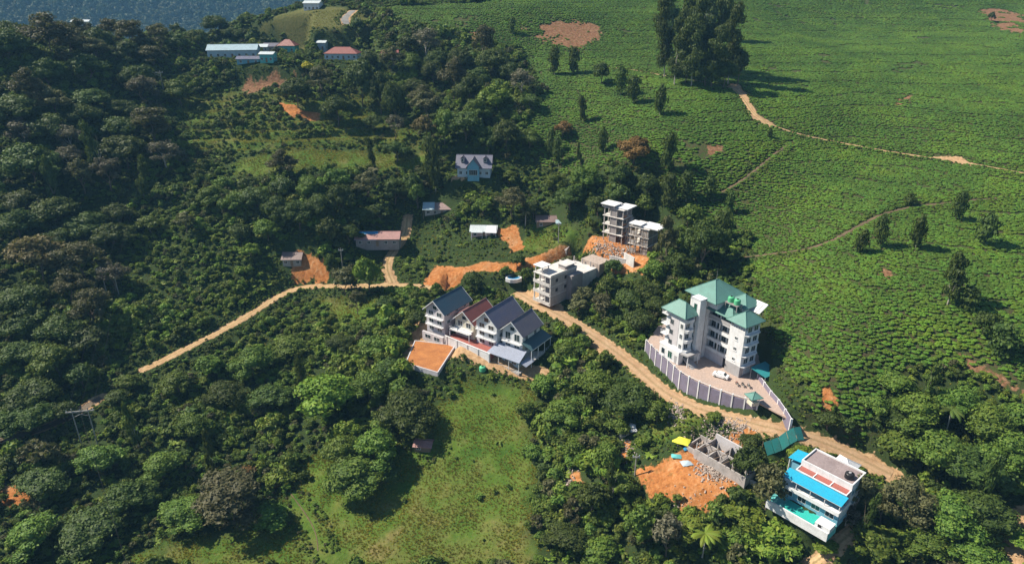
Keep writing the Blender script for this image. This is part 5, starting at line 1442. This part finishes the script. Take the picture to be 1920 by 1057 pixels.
for t in [
 # ridge, top left
 (45,38,72,60,'dark'),(10,80,60,60,'dark'),(88,66,76,50,'olive'),(140,60,60,50,'dark'),(175,72,58,52,'dark'),(216,50,40,36,'dark'),(246,66,52,42,'olive'),(300,70,45,34,'olive'),(270,84,40,34,'dark'),(335,82,40,30,'dark'),(403,48,40,32,'dark'),(438,66,40,30,'dark'),(370,72,34,26,'mid'),
 (50,165,55,50,'olive'),(30,205,80,54,'dark'),(100,190,60,42,'olive'),(165,182,52,40,'dark'),(150,215,60,44,'dark'),(55,300,92,72,'dark'),(128,296,42,40,'grey'),(150,325,40,46,'olive'),(200,318,50,50,'grey'),(90,235,66,48,'dark'),(42,245,50,40,'grey'),(132,256,48,40,'grey'),(230,205,50,40,'dark'),
 (555,170,56,52,'dark'),(530,305,58,48,'olive'),(335,170,46,44,'mid'),(575,128,22,20,'yellow'),(600,150,46,40,'olive'),(632,205,56,56,'dark'),(455,62,24,18,'dark'),
 # middle top
 (671,48,28,36,'dark'),(798,78,50,44,'grey'),(765,80,36,40,'dark'),(676,150,56,80,'dark'),(712,170,48,70,'dark'),(740,190,46,78,'dark'),(740,232,34,40,'grey'),(800,196,54,46,'olive'),(800,244,44,56,'tan'),(850,142,58,66,'olive'),(905,80,46,56,'olive'),(925,112,58,58,'dark'),(960,46,11,26,'column'),(930,182,66,58,'bright'),(872,232,70,68,'dark'),(832,236,46,60,'mid'),(980,152,48,40,'grey'),(1040,112,20,42,'column'),(1076,110,18,42,'column'),(1130,134,34,40,'dark'),(1165,148,22,46,'column'),(1190,164,24,46,'column'),(1095,200,15,46,'column'),(1190,276,62,58,'rust'),(1055,240,36,34,'rust'),(1030,262,15,50,'column'),(1048,282,15,48,'column'),(1130,262,16,42,'column'),(1240,182,20,52,'column'),(1252,284,24,60,'column'),(880,160,56,60,'dark'),(895,205,50,50,'mid'),(950,250,56,56,'dark'),(915,262,56,56,'dark'),(860,110,46,48,'dark'),(820,110,40,40,'dark'),(775,120,46,44,'mid'),(735,110,44,40,'olive'),(955,130,40,44,'dark'),(690,110,36,32,'dark'),
 (1252,70,54,120,'gum'),(1284,50,60,130,'gum'),(1316,60,64,134,'gum'),(1348,64,64,130,'gum'),(1374,84,54,120,'gum'),(1302,100,60,100,'gum'),(1340,108,60,90,'gum'),(1270,104,54,90,'gum'),(1288,125,44,50,'dark'),(1325,130,46,50,'dark'),(1360,132,44,50,'dark'),(1388,118,32,62,'dark'),(1262,20,44,90,'gum'),(1330,10,50,90,'gum'),
 (815,306,32,90,'column'),(1165,326,40,48,'dark'),(1215,342,44,56,'dark'),(1256,364,34,60,'column'),(1290,345,26,56,'column'),(1100,334,56,48,'mid'),(1070,366,58,56,'dark'),(1122,384,48,46,'dark'),(1000,392,40,40,'dark'),(960,372,58,56,'olive'),(905,386,46,34,'mid'),(1040,340,44,40,'mid'),(1160,370,44,44,'dark'),(1210,390,46,46,'mid'),
 # centre left grove
 (480,372,58,50,'dark'),(520,392,50,58,'dark'),(560,402,58,58,'dark'),(600,382,58,58,'dark'),(640,372,58,66,'dark'),(690,342,56,54,'olive'),(740,354,58,58,'dark'),(772,345,40,56,'dark'),(618,428,38,56,'dark'),(652,438,46,44,'dark'),(782,368,38,46,'mid'),(440,380,50,44,'mid'),(400,366,50,40,'mid'),(712,396,48,44,'dark'),(670,406,50,40,'dark'),(580,352,50,44,'mid'),(530,350,46,42,'dark'),(500,430,50,44,'mid'),
 (645,522,46,50,'olive'),(690,512,54,72,'bright'),(620,496,26,46,'dark'),(722,566,38,38,'dark'),(782,592,38,36,'dark'),(668,566,36,40,'olive'),(886,526,40,48,'dark'),(970,484,34,34,'dark'),(986,516,24,28,'mid'),(948,510,20,22,'mid'),
 # by the concrete shells and hotel
 (1322,452,82,108,'dark'),(1252,452,46,76,'olive'),(1275,496,56,56,'dark'),(1226,508,46,44,'mid'),(1292,400,44,50,'mid'),(1140,534,48,52,'mid'),(1182,560,56,56,'dark'),(1200,600,58,58,'dark'),(1150,500,38,34,'dark'),(1128,568,46,40,'olive'),(1214,548,46,44,'dark'),(1356,420,36,60,'column'),(1296,470,46,50,'dark'),(1096,555,40,36,'olive'),(1230,570,40,44,'dark'),(1085,575,36,30,'olive'),
 # lower left and centre
 (640,850,84,80,'mid'),(700,842,88,84,'mid'),(668,888,96,84,'mid'),(650,812,60,56,'bright'),(722,886,50,46,'dark'),(14,792,70,54,'dark'),(66,782,60,50,'dark'),(116,768,50,44,'dark'),(180,280,30,80,'gum'),(262,330,28,70,'gum'),(95,345,30,80,'gum'),(1742,720,30,80,'gum'),(1842,900,34,90,'gum'),(1625,960,26,80,'gum'),(1150,905,26,70,'gum'),(560,690,26,70,'gum'),(395,860,28,80,'gum'),(250,800,26,74,'gum'),(700,300,22,70,'gum'),(1090,300,18,60,'gum'),(602,742,112,96,'bright'),(762,762,112,88,'dark'),(690,722,88,78,'mid'),(505,742,78,58,'dark'),(430,934,108,86,'olive'),(500,966,56,50,'mid'),(350,960,80,60,'mid'),(545,650,66,46,'mid'),(640,640,60,46,'dark'),(700,650,58,46,'mid'),(730,690,60,50,'dark'),(470,680,70,56,'mid'),(420,740,70,56,'dark'),(360,800,70,56,'mid'),(300,870,76,60,'mid'),(240,930,80,64,'dark'),(160,990,84,66,'dark'),(60,1000,90,70,'mid'),(80,900,70,56,'dark'),(180,860,70,56,'mid'),(330,720,60,48,'mid'),(390,690,54,44,'mid'),(70,480,84,70,'tan'),(130,540,64,56,'olive'),(40,560,70,56,'dark'),(110,620,66,60,'dark'),(30,660,66,56,'dark'),(60,740,74,60,'dark'),(150,700,54,50,'dark'),(240,715,46,36,'mid'),(222,742,44,36,'dark'),(280,420,44,34,'mid'),(160,420,60,50,'dark'),(220,400,54,48,'dark'),(100,400,66,56,'dark'),(30,420,66,60,'dark'),(470,470,36,30,'bright'),(465,880,28,28,'rust'),(520,905,26,24,'rust'),  # three dark trees above the left road are added to shade it
 # lower right
 (1062,662,58,52,'mid'),(1122,722,80,74,'mid'),(1182,744,86,80,'dark'),(1232,772,56,50,'mid'),(1062,772,68,62,'mid'),(1140,858,56,64,'mid'),(1112,936,70,76,'dark'),(1200,984,58,76,'mid'),(1252,1006,56,70,'grey'),(1405,866,52,68,'dark'),(1442,918,64,70,'olive'),(1412,830,46,38,'dark'),(1340,786,28,20,'mid'),(1555,786,46,44,'dark'),(1584,804,34,32,'dark'),(1500,846,40,30,'bright'),(1386,960,80,60,'bright'),(1450,1000,80,60,'bright'),(1300,985,60,50,'bright'),(1170,910,60,56,'mid'),(1020,720,50,44,'mid'),(1000,850,46,40,'mid'),(1080,840,52,44,'mid'),(1060,1000,80,60,'dark'),(1130,1030,70,50,'mid'),(985,770,44,36,'mid'),(1160,800,50,46,'mid'),
 (1722,772,92,78,'mid'),(1790,762,80,68,'mid'),(1852,802,92,78,'mid'),(1762,842,92,78,'mid'),(1834,872,90,78,'dark'),(1692,836,70,60,'mid'),(1892,850,84,78,'mid'),(1702,934,82,78,'olive'),(1782,964,90,84,'mid'),(1842,960,80,76,'dark'),(1732,1016,84,64,'mid'),(1642,1010,72,58,'mid'),(1824,1034,80,60,'mid'),(1660,940,46,60,'olive'),(1640,760,50,44,'mid'),(1680,720,50,40,'mid'),(1905,780,60,50,'mid'),(1610,930,40,54,'olive'),(1590,965,40,40,'grey'),(1545,1022,40,30,'bright'),(1902,1004,46,30,'bright'),(1680,790,60,50,'dark'),
 # lone trees in the tea
 (1800,384,18,42,'column'),(1850,424,24,50,'column'),(1725,432,22,50,'column'),(1656,432,20,50,'column'),(1616,448,18,42,'column'),(1790,522,44,86,'gum'),(1850,602,40,48,'dark'),(1882,642,36,50,'column'),(1336,352,18,42,'column'),(1370,380,16,36,'column'),(1445,250,8,16,'column'),(1708,372,16,20,'column'),(1818,560,26,36,'column'),(1860,30,12,14,'dark'),
]: plan_tree(*t, force=True)
N_HAND = len(TREES)
KEEP_CLEAR = [(790,515,1060,715),(995,430,1250,575),(1205,505,1490,800),(1195,795,1420,960),(1440,830,1670,1000),(380,75,760,128),(845,275,925,340),(660,415,750,465),(525,460,640,545),(790,375,870,410),(875,405,945,450),(1000,395,1055,425),(1150,795,1200,870),(1040,885,1095,945),(715,395,775,540),(510,180,605,235),(975,30,1125,100),(815,485,960,540)]
rn = random.Random(11)
def fill(poly, n, kinds, wr, asp=(.75, 1.0)):
    pa = np.array(poly, float); x0, y0 = pa.min(0); x1, y1 = pa.max(0); got = tries = 0
    while got < n and tries < n * 14:
        tries += 1
        u, v = rn.uniform(x0, x1), rn.uniform(y0, y1)
        if poly_sd(np.array([u]), np.array([v]), pa)[0] > 0: continue
        w = rn.uniform(*wr)
        if any(a - w * .45 < u < c + w * .45 and b - w * .3 < v < d + w * .6 for a, b, c, d in KEEP_CLEAR): continue
        g = ground(u, v)
        if g is None or zval(Z_BARE, g[0], g[1]) > .3 or zval(Z_GRASS, g[0], g[1]) > .4: continue
        if plan_tree(u, v, w, w * rn.uniform(*asp), rn.choice(kinds)): got += 1
fill([(0,100),(250,120),(330,200),(300,330),(250,420),(220,560),(160,700),(100,800),(0,800)], 40, ['dark', 'dark', 'dark', 'mid', 'olive', 'grey'], (44, 74))  # mostly dark-leaved kinds, so leaf colour carries the shade at left
fill([(0,20),(180,60),(400,80),(300,110),(100,110),(0,100)], 14, ['dark', 'dark', 'olive'], (36, 60))
fill([(640,120),(1000,110),(1000,260),(820,330),(640,240)], 8, ['dark', 'dark', 'mid', 'olive'], (36, 54))
fill([(400,340),(780,320),(1000,320),(1280,330),(1280,420),(980,420),(760,440),(480,460),(330,420)], 8, ['dark', 'mid', 'mid', 'olive'], (34, 50))
print('trees planned', len(TREES), 'by hand', N_HAND)

MARKS = [('hotel', 1330, 620), ('navy-roofed chalet', 820, 580), ('rightmost chalet', 1000, 620), ('open concrete building', 1050, 525), ('tall concrete frame', 1160, 415), ('blue-roofed villa', 1550, 920), ('orange building site', 1300, 890),
 ('slate-roofed blue house', 885, 300), ('long pink-roofed shed', 705, 440), ('small hut at the road bend', 545, 482), ('rusty-roofed farmhouse', 830, 395), ('pink cottage', 908, 430), ('brown shack', 1025, 412), ('zinc-roofed village hall', 440, 95), ('red-roofed bungalow', 637, 100), ('red earth scar', 555, 205),
 ('brown landslip scar', 1060, 65), ('gum clump on the tea hill', 1310, 80), ('bend of the tea track', 1400, 190), ('far end of the tea track', 1800, 303), ('dark tea path', 1640, 405), ('shaded road at left', 60, 818), ('nearest power pole', 165, 770), ('scrub power pole', 212, 505), ('far power pole', 300, 140), ('lower grass meadow', 800, 930), ('soil platform', 805, 670),
 ('curved panel wall', 1310, 735), ('small white shed', 1178, 812), ('right edge corner', 1900, 1040), ('left lower corner', 20, 1040), ('top left corner', 20, 10), ('small pink shelter', 790, 835), ('valley road', 400, 628), ('terraced fields', 720, 240), ('middle of the left edge', 10, 400), ('middle of the right edge', 1910, 560), ('bottom edge centre', 960, 1050), ('crest house', 580, 8), ('round pond', 963, 520), ('gate kiosk', 1411, 750)]
DESC = {'dark': 'dark green broadleaf tree', 'mid': 'mid-green broadleaf tree', 'bright': 'bright green leafy tree', 'olive': 'olive flat-topped tree', 'grey': 'grey-leaved airy tree', 'rust': 'rust-brown tree', 'tan': 'tan dry-leaved tree', 'yellow': 'yellow-leaved tree', 'column': 'slim upright tree', 'gum': 'tall narrow gum tree'}
NAME = {'dark': 'broadleaf_tree', 'mid': 'broadleaf_tree', 'bright': 'leafy_tree', 'olive': 'spreading_tree', 'grey': 'airy_tree', 'rust': 'rusty_tree', 'tan': 'dry_tree', 'yellow': 'yellow_tree', 'column': 'upright_tree', 'gum': 'gum_tree'}
def say_where(u, v):
    m = min(MARKS, key=lambda k: math.hypot(k[1] - u, (k[2] - v) * 1.3))
    du, dv = u - m[1], v - m[2]
    rel = ('left of' if du < 0 else 'right of') if abs(du) > abs(dv) * 1.2 else ('above' if dv < 0 else 'below')
    return rel, m, math.hypot(du, dv)
ORD = ['nearest', 'second nearest', 'third nearest', 'fourth nearest', 'fifth nearest', 'sixth nearest', 'seventh nearest', 'eighth nearest', 'ninth nearest', 'tenth nearest', 'eleventh nearest', 'twelfth nearest', 'thirteenth nearest', 'fourteenth nearest', 'fifteenth nearest']
def make_labels(items):
    """items: (description, u, v) -> labels that single each one out"""
    bk = {}
    for i, (d, u, v) in enumerate(items):
        rel, m, r = say_where(u, v); bk.setdefault((d, rel, m[0]), []).append((r, i))
    out = [None] * len(items)
    for (d, rel, m), l in bk.items():
        l.sort()
        for k, (r, i) in enumerate(l):
            out[i] = f'{d} {rel} the {m}' if len(l) == 1 else f'{d} {rel} the {m}, {ORD[k]}'
    return out
labs = make_labels([((('small ' if t[3] < 4.2 else 'large ' if t[3] > 11 else '') + DESC[t[6]]), t[7], t[8]) for t in TREES])
for i, (x, y, z, w, h, tr, kind, u, v) in enumerate(TREES):
    o = thing(NAME[kind], labs[i], 'tree', (x, y, z - .15), rn.uniform(0, 6.28), 'trees on the hillside')
    sz = 's' if w < 5 else 'm' if w < 10.5 else 'l'
    me = rn.choice(CROWN[kind, sz])
    ov = 1.12
    c = link('crown', me, o); c.location = (0, 0, tr); c.scale = (w * ov * rn.uniform(.85, 1.15), w * ov * rn.uniform(.85, 1.15), h * rn.uniform(.95, 1.15)); c.rotation_euler = (rn.uniform(-.12, .12), rn.uniform(-.12, .12), rn.uniform(0, 6.28))
    tm = rn.choice(TRUNKP if kind in ('gum', 'grey', 'column') and rn.random() < .6 else TRUNK)
    k = link('trunk', tm, o); top = tr + h * .55; k.scale = (max(.5, min(w, 12) * .55), max(.5, min(w, 12) * .55), top)

# ------------------------------------------------------------------ palms and bananas
def frond(m, base, a, L, droop, wid, n=7, leaflet=True):
    pts = []
    for i in range(n + 1):
        t = i / n; r = L * t; pts.append(Vector(base) + Vector((math.cos(a) * r * (1 - .25 * t * t), math.sin(a) * r * (1 - .25 * t * t), L * (.45 * t - droop * t * t))))
    sd = Vector((-math.sin(a), math.cos(a), 0))
    for i in range(n):
        w0, w1 = wid * math.sin(math.pi * (.12 + .8 * i / n)), wid * math.sin(math.pi * (.12 + .8 * (i + 1) / n))
        for s in (-1, 1):
            v = [pts[i], pts[i+1], pts[i+1] + sd * s * w1 - Vector((0, 0, w1 * .45)), pts[i] + sd * s * w0 * .8 - Vector((0, 0, w0 * .4))]
            m.add(v, [(0, 1, 2, 3)])
def palm(label, px, h, L, kind='tan', n=13):
    g = at_height(px[0], px[1], h); t = thing('palm_tree', label, 'palm', (g[0], g[1], g[2] - .2), 0)
    MB().bar((0, 0, -.3), (.15, .1, h * .5), .2, .16).bar((.15, .1, h * .5), (.1, .3, h), .16, .12).build('trunk', M_PALE, t)
    for i in range(n):
        m = MB(); frond(m, (.1, .3, h), 2.4 * i, L * (.85 + .3 * rn.random()), .35 + .55 * (i % 3) / 3, L * .13, 9)
        o = m.build('frond', LM[kind], t)
        at = o.data.color_attributes.new('leaf', 'FLOAT_COLOR', 'POINT'); at.data.foreach_set('color', np.tile([.5 + .3 * rn.random(), .4, 0, 1], len(o.data.vertices)).astype(np.float32))
palm('yellow-green coconut palm at the bottom edge', (1322, 1006), 6.5, 4.6, 'bright', 17)
palm('small palm in the scrub left of the pink cottage', (985, 398), 6, 3.6, 'olive', 11)
palm('palm in the olive grove above the long shed', (700, 318), 7, 3.6, 'olive', 11)
palm('dark feathery palm in the wood right of the villa', (1785, 770), 8, 4.0, 'dark', 12)

# ------------------------------------------------------------------ growth nobody could count
def scatter(name, P, rot, scl, idx, meshes, **props):
    col = bpy.data.collections.new(name + '_sorts')
    for i, me in enumerate(meshes): col.objects.link(bpy.data.objects.new(f'{name}_sort_{i:02d}', me))
    me = bpy.data.meshes.new(name); me.vertices.add(len(P)); me.vertices.foreach_set('co', np.asarray(P, np.float32).ravel())
    for nm, ty, key, arr in (('rot', 'FLOAT_VECTOR', 'vector', rot), ('scl', 'FLOAT_VECTOR', 'vector', scl), ('sort', 'INT', 'value', idx)):
        a = me.attributes.new(nm, ty, 'POINT'); a.data.foreach_set(key, np.asarray(arr, np.int32 if ty == 'INT' else np.float32).ravel())
    me.update()
    o = link(name, me, kind='stuff', **props)
    ng = bpy.data.node_groups.new(name, 'GeometryNodeTree')
    ng.interface.new_socket('Geometry', in_out='INPUT', socket_type='NodeSocketGeometry'); ng.interface.new_socket('Geometry', in_out='OUTPUT', socket_type='NodeSocketGeometry')
    gi, go = ng.nodes.new('NodeGroupInput'), ng.nodes.new('NodeGroupOutput')
    ci = ng.nodes.new('GeometryNodeCollectionInfo'); ci.inputs['Collection'].default_value = col; ci.inputs['Separate Children'].default_value = True; ci.inputs['Reset Children'].default_value = True
    ip = ng.nodes.new('GeometryNodeInstanceOnPoints'); ip.inputs['Pick Instance'].default_value = True
    def na(n, t):
        x = ng.nodes.new('GeometryNodeInputNamedAttribute'); x.data_type = t; x.inputs['Name'].default_value = n; return [s for s in x.outputs if s.enabled and s.name == 'Attribute'][0]
    ng.links.new(gi.outputs[0], ip.inputs['Points']); ng.links.new(ci.outputs[0], ip.inputs['Instance'])
    ng.links.new(na('sort', 'INT'), ip.inputs['Instance Index'])
    e2r = ng.nodes.new('FunctionNodeEulerToRotation'); ng.links.new(na('rot', 'FLOAT_VECTOR'), e2r.inputs[0]); ng.links.new(e2r.outputs[0], ip.inputs['Rotation'])
    ng.links.new(na('scl', 'FLOAT_VECTOR'), ip.inputs['Scale']); ng.links.new(ip.outputs[0], go.inputs[0])
    md = o.modifiers.new('growth', 'NODES'); md.node_group = ng
    return o
def in_view(x, y, z, mu=120, mv=120):
    zz = z - CAM_H; w = y * _cp - zz * _sp
    u = 960 + FPX * x / w; v = 528.5 - FPX * (y * _sp + zz * _cp) / w
    return (w > 20) & (u > -mu) & (u < 1920 + mu) & (v > -mv) & (v < 1057 + mv)
def sprinkle(x0, x1, y0, y1, step, jit=.5, seed=0):
    rg = np.random.default_rng(seed)
    xs, ys = np.arange(x0, x1, step), np.arange(y0, y1, step * .9)
    X, Y = np.meshgrid(xs, ys); X = X + (np.arange(len(ys)) % 2)[:, None] * step / 2
    X = X + rg.uniform(-jit, jit, X.shape) * step; Y = Y + rg.uniform(-jit, jit, Y.shape) * step
    X, Y = X.ravel(), Y.ravel(); Z = hgt(X, Y)
    m = in_view(X, Y, Z, 420, 260) & ~blocked(X, Y)
    return X[m], Y[m], Z[m], rg
def lean(X, Y, Z):
    """tilt that follows the slope a little"""
    e = 1.0; gx = (hgt(X + e, Y) - hgt(X - e, Y)) / (2 * e); gy = (hgt(X, Y + e) - hgt(X, Y - e)) / (2 * e)
    return np.clip(gx, -.7, .7), np.clip(gy, -.7, .7)

# tea bushes
def dome(seed, n=6):
    rg = np.random.default_rng(seed)
    return [(rg.uniform(-.24, .24), rg.uniform(-.24, .24), .42 + rg.uniform(-.08, .1), rg.uniform(.26, .38), rg.uniform(.3, .42)) for _ in range(n)]
TEA = [foliage('tea_bush', 900 + i, dome(i), 90, .10, LM['tea'], up=.8, jit=.3, core=.95) for i in range(6)]
X, Y, Z, rg = sprinkle(-140, 500, 80, 560, 0.86, .5, 5)
tz = zval(Z_TEA, X, Y); br = zval(Z_BARE, X, Y)
gap = fbm(X / 3.2, Y / 3.2, 31); patch = fbm(X / 14, Y / 14, 33)
gx, gy = lean(X, Y, Z)
lane = np.abs(((Z + 2.5 * fbm(X / 40, Y / 40, 8)) / 2.6) % 1 - .5) < .045         # picking lanes along the contour
m = (tz > .5) & (br < rg.uniform(.1, .9, len(X))) & (gap > .2) & ~((patch > .72) & (gap < .5)) & ~(lane & (rg.uniform(0, 1, len(X)) < .8)) & (rg.uniform(0, 1, len(X)) > .05)
X, Y, Z, gx, gy, patch = X[m], Y[m], Z[m], gx[m], gy[m], patch[m]
n = len(X); s = rg.uniform(.8, 1.65, n) * (.8 + .45 * patch)
yaw = np.arctan2(-gx, gy) + rg.uniform(-.5, .5, n)
scatter('tea_bushes', np.stack([X, Y, Z - .12], 1), np.stack([np.zeros(n), np.zeros(n), yaw], 1), np.stack([s * 1.08, s * .98, rg.uniform(.52, .74, n) * (.8 + .4 * patch)], 1), rg.integers(0, 6, n), TEA,
        label='clipped green tea bushes carpeting the slopes at right', category='tea bushes')
print('tea', n)
# scrub, and the broad-leaved banana and cardamom clumps in it
def broad_plant(seed, mat):
    rg = random.Random(seed); m = MB()
    for i in range(11):
        frond(m, (rg.uniform(-.12, .12), rg.uniform(-.12, .12), .1), 2.4 * i + rg.random(), rg.uniform(.5, .8), .2 + .5 * rg.random(), .1, 5)
    me = bpy.data.meshes.new('broad_plant'); me.from_pydata(m.v, [], m.f); me.update(); me.materials.append(mat)
    at = me.color_attributes.new('leaf', 'FLOAT_COLOR', 'POINT'); at.data.foreach_set('color', np.tile([.7, .5, 0, 1], len(me.vertices)).astype(np.float32))
    return me
SCR = []
for i in range(3): SCR.append(foliage('scrub', 940 + i, lobes_round(60 + i, 7, 1.0, .32), 420, .075, LM['scrub'], core=.8))
for i in range(3): SCR.append(foliage('scrub_dark', 950 + i, lobes_round(70 + i, 7, 1.0, .32), 420, .07, LM['mid'], core=.8))
for i in range(2): SCR.append(foliage('scrub_light', 960 + i, lobes_round(80 + i, 6, .9, .34), 380, .085, LM['bright'], core=.75))
SCR.append(foliage('scrub_olive', 970, lobes_umbrella(5, 8), 360, .075, LM['olive'], core=.6))
SCR.append(foliage('scrub_deep', 975, lobes_round(91, 7), 420, .07, LM['dark'], core=.8))
SCR += [broad_plant(i, LM['bright' if i else 'mid']) for i in range(2)]
X, Y, Z, rg = sprinkle(-330, 300, 50, 460, 1.85, .5, 9)
tz, br, gr, hl, te = (zval(q, X, Y) for q in (Z_TEA, Z_BARE, Z_GRASS, Z_HILL, Z_TERR))
big = fbm(X / 18, Y / 18, 51); lo = fbm(X / 6, Y / 6, 52)
r = rg.uniform(0, 1, len(X))
gr = np.where(te > .5, 0, gr)
m = (tz < .5) & ((br < .25) | ((r < .12) & (br < .98)) | ((r < .4) & (br < .75))) & (hl < .5) & ((gr < .35) | (r < .025)) & ((lo > .33) | (r < .35)) & ((te < .5) | ((zval(TFRAC, X, Y) > .5) & (zval(TFRAC, X, Y) < .98)) | (r < .06))
X, Y, Z, big, r, te, gr = X[m], Y[m], Z[m], big[m], r[m], te[m], gr[m]
n = len(X)
s = rg.uniform(1.3, 3.1, n) * (.8 + 1.0 * sstep(.4, .7, big)) * np.where(te > .5, .62, 1) * np.where(gr > .3, .6, 1) * np.where(nearby(X, Y), .6, 1) * np.where(zval(Z_BARE, X, Y) > .25, .4, 1)
s = np.where(rg.uniform(0, 1, n) < .06, s * 1.5, s) * np.where(nearby(X, Y), .75, 1)
left = sstep(-60, -150, X)  # dark scrub share rises leftward, putting that slope's shade into leaf colour
kind = np.where(rg.uniform(0, 1, n) < .10 + .22 * left, 9, np.where(rg.uniform(0, 1, n) < .10, 8, np.where(rg.uniform(0, 1, n) < .16, rg.integers(10, 12, n), rg.integers(0, 8, n))))
lush_lit = zval(Z_LUSH_LIT, X, Y) > .5
s = s * np.where(zval(Z_PLOT, X, Y) > .4, .5, 1)
kind = np.where(lush_lit & (rg.uniform(0, 1, n) < .85), np.array([0, 1, 2, 6, 7, 6, 7, 10, 11])[rg.integers(0, 9, n)], kind)  # brighter sorts put the sunlit look of the scrub into leaf colour
scatter('undergrowth', np.stack([X, Y, Z - .2], 1), np.stack([rg.uniform(-.15, .15, n), rg.uniform(-.15, .15, n), rg.uniform(0, 6.28, n)], 1), np.stack([s * 1.2, s * 1.2, s * rg.uniform(.7, 1.25, n)], 1), kind, SCR,
        label='tangled green undergrowth filling the valley and lower slopes', category='undergrowth')
print('scrub', n)
# low growth on verges and banks close to walls and roads
X, Y, Z, rg = sprinkle(-150, 200, 90, 420, .85, .5, 19)
m = nearby(X, Y) & (zval(Z_BARE, X, Y) < rg.uniform(.05, .7, len(X))) & (rg.uniform(0, 1, len(X)) < .8)
X, Y, Z = X[m], Y[m], Z[m]; n = len(X); s = rg.uniform(.5, 1.25, n)
scatter('verge_growth', np.stack([X, Y, Z - .08], 1), np.stack([np.zeros(n)] * 2 + [rg.uniform(0, 6.28, n)], 1), np.stack([s, s, s * rg.uniform(.5, .9, n)], 1), rg.choice([0, 1, 2, 3, 4, 5, 6, 7, 8, 10, 11], n), SCR,
        label='low weeds and small shrubs on banks beside walls and roads', category='weeds')
print('verge', n)
# grass
def tuft(seed, mat, n=26):
    rg = np.random.default_rng(seed); V, F, Cc = [], [], []
    for i in range(n):
        a = rg.uniform(0, 6.28); r = rg.uniform(0, .42); x, y = r * math.cos(a), r * math.sin(a); hh = rg.uniform(.35, 1); ln = rg.uniform(.1, .45); b = rg.uniform(0, 6.28); wd = .06
        k = len(V); dx, dy = -math.sin(b) * wd, math.cos(b) * wd
        V += [(x - dx, y - dy, 0), (x + dx, y + dy, 0), (x + dx * .6 + math.cos(b) * ln * .5, y + dy * .6 + math.sin(b) * ln * .5, hh * .7), (x + math.cos(b) * ln, y + math.sin(b) * ln, hh)]
        F += [(k, k + 1, k + 2), (k, k + 2, k + 3)]; c = rg.uniform(0, 1); d = max(0, rg.uniform(-.8, 1)); Cc += [(c, d, 0, 1)] * 4
    me = raw_mesh('grass_tuft', V, F, mat); at = me.color_attributes.new('leaf', 'FLOAT_COLOR', 'POINT'); at.data.foreach_set('color', np.array(Cc, np.float32).ravel())
    return me
GR = [tuft(i, LM['grass']) for i in range(4)]
X, Y, Z, rg = sprinkle(-160, 140, 70, 420, .62, .5, 12)
gr, hl, br, tz = zval(Z_GRASS, X, Y), zval(Z_HILL, X, Y), zval(Z_BARE, X, Y), zval(Z_TEA, X, Y)
r = rg.uniform(0, 1, len(X)); pn = fbm(X / 5, Y / 5, 71)
m = (br < .2) & (((gr > .3) & (pn + .3 * r > .5)) | ((hl > .4) & (r < .5)) | ((gr < .3) & (tz < .5) & (r < .18)))
X, Y, Z, pn = X[m], Y[m], Z[m], pn[m]; n = len(X); s = rg.uniform(.25, .6, n) * (.6 + .8 * pn)
scatter('meadow_grass', np.stack([X, Y, Z - .04], 1), np.stack([np.zeros(n)] * 2 + [rg.uniform(0, 6.28, n)], 1), np.stack([s * 1.3, s * 1.3, s * .8], 1), rg.integers(0, 4, n), GR,
        label='rough grass of the meadow and open banks', category='grass')
print('grass', n)
# the wooded mountain beyond the ridge
FARM = [foliage('far_tree', 990 + i, lobes_round(31 + i, 8), 260, .085, LM['far'], core=.85) for i in range(4)]
rg = np.random.default_rng(3)
X, Y = rg.uniform(-2600, 300, 110000), rg.uniform(1000, 3600, 110000); Z = hgt(X, Y)
m = in_view(X, Y, Z, 60, 100) & (960 + FPX * X / (Y * _cp - (Z - CAM_H) * _sp) < 900)
X, Y, Z = X[m], Y[m], Z[m]; n = len(X); s = rg.uniform(13, 26, n)
scatter('far_wood', np.stack([X, Y, Z - 2], 1), np.stack([np.zeros(n)] * 2 + [rg.uniform(0, 6.28, n)], 1), np.stack([s, s, s * rg.uniform(.8, 1.3, n)], 1), rg.integers(0, 4, n), FARM,
        label='blue hazy forest on the mountain beyond the ridge', category='forest')
print('far', n)

# ------------------------------------------------------------------ the air
k = N('haze_air'); v = k.n('VolumePrincipled')
v.inputs['Color'].default_value = (0.26, 0.60, 1.0, 1); v.inputs['Density'].default_value = 0.00014; v.inputs['Anisotropy'].default_value = 0.0
k.l(v.outputs[0], k.out.inputs['Volume'])
zlo, zhi = float(GZ.min()) - 1.5, float(max(GZ.max(), CAM_H)) + 60
MB().box(XS[0] - 5, XS[-1] + 5, YS[0] - 5, YS[-1] + 5, zlo, zhi).build('haze', k.m, None, kind='stuff', label='thin bluish haze over the valley', category='haze')
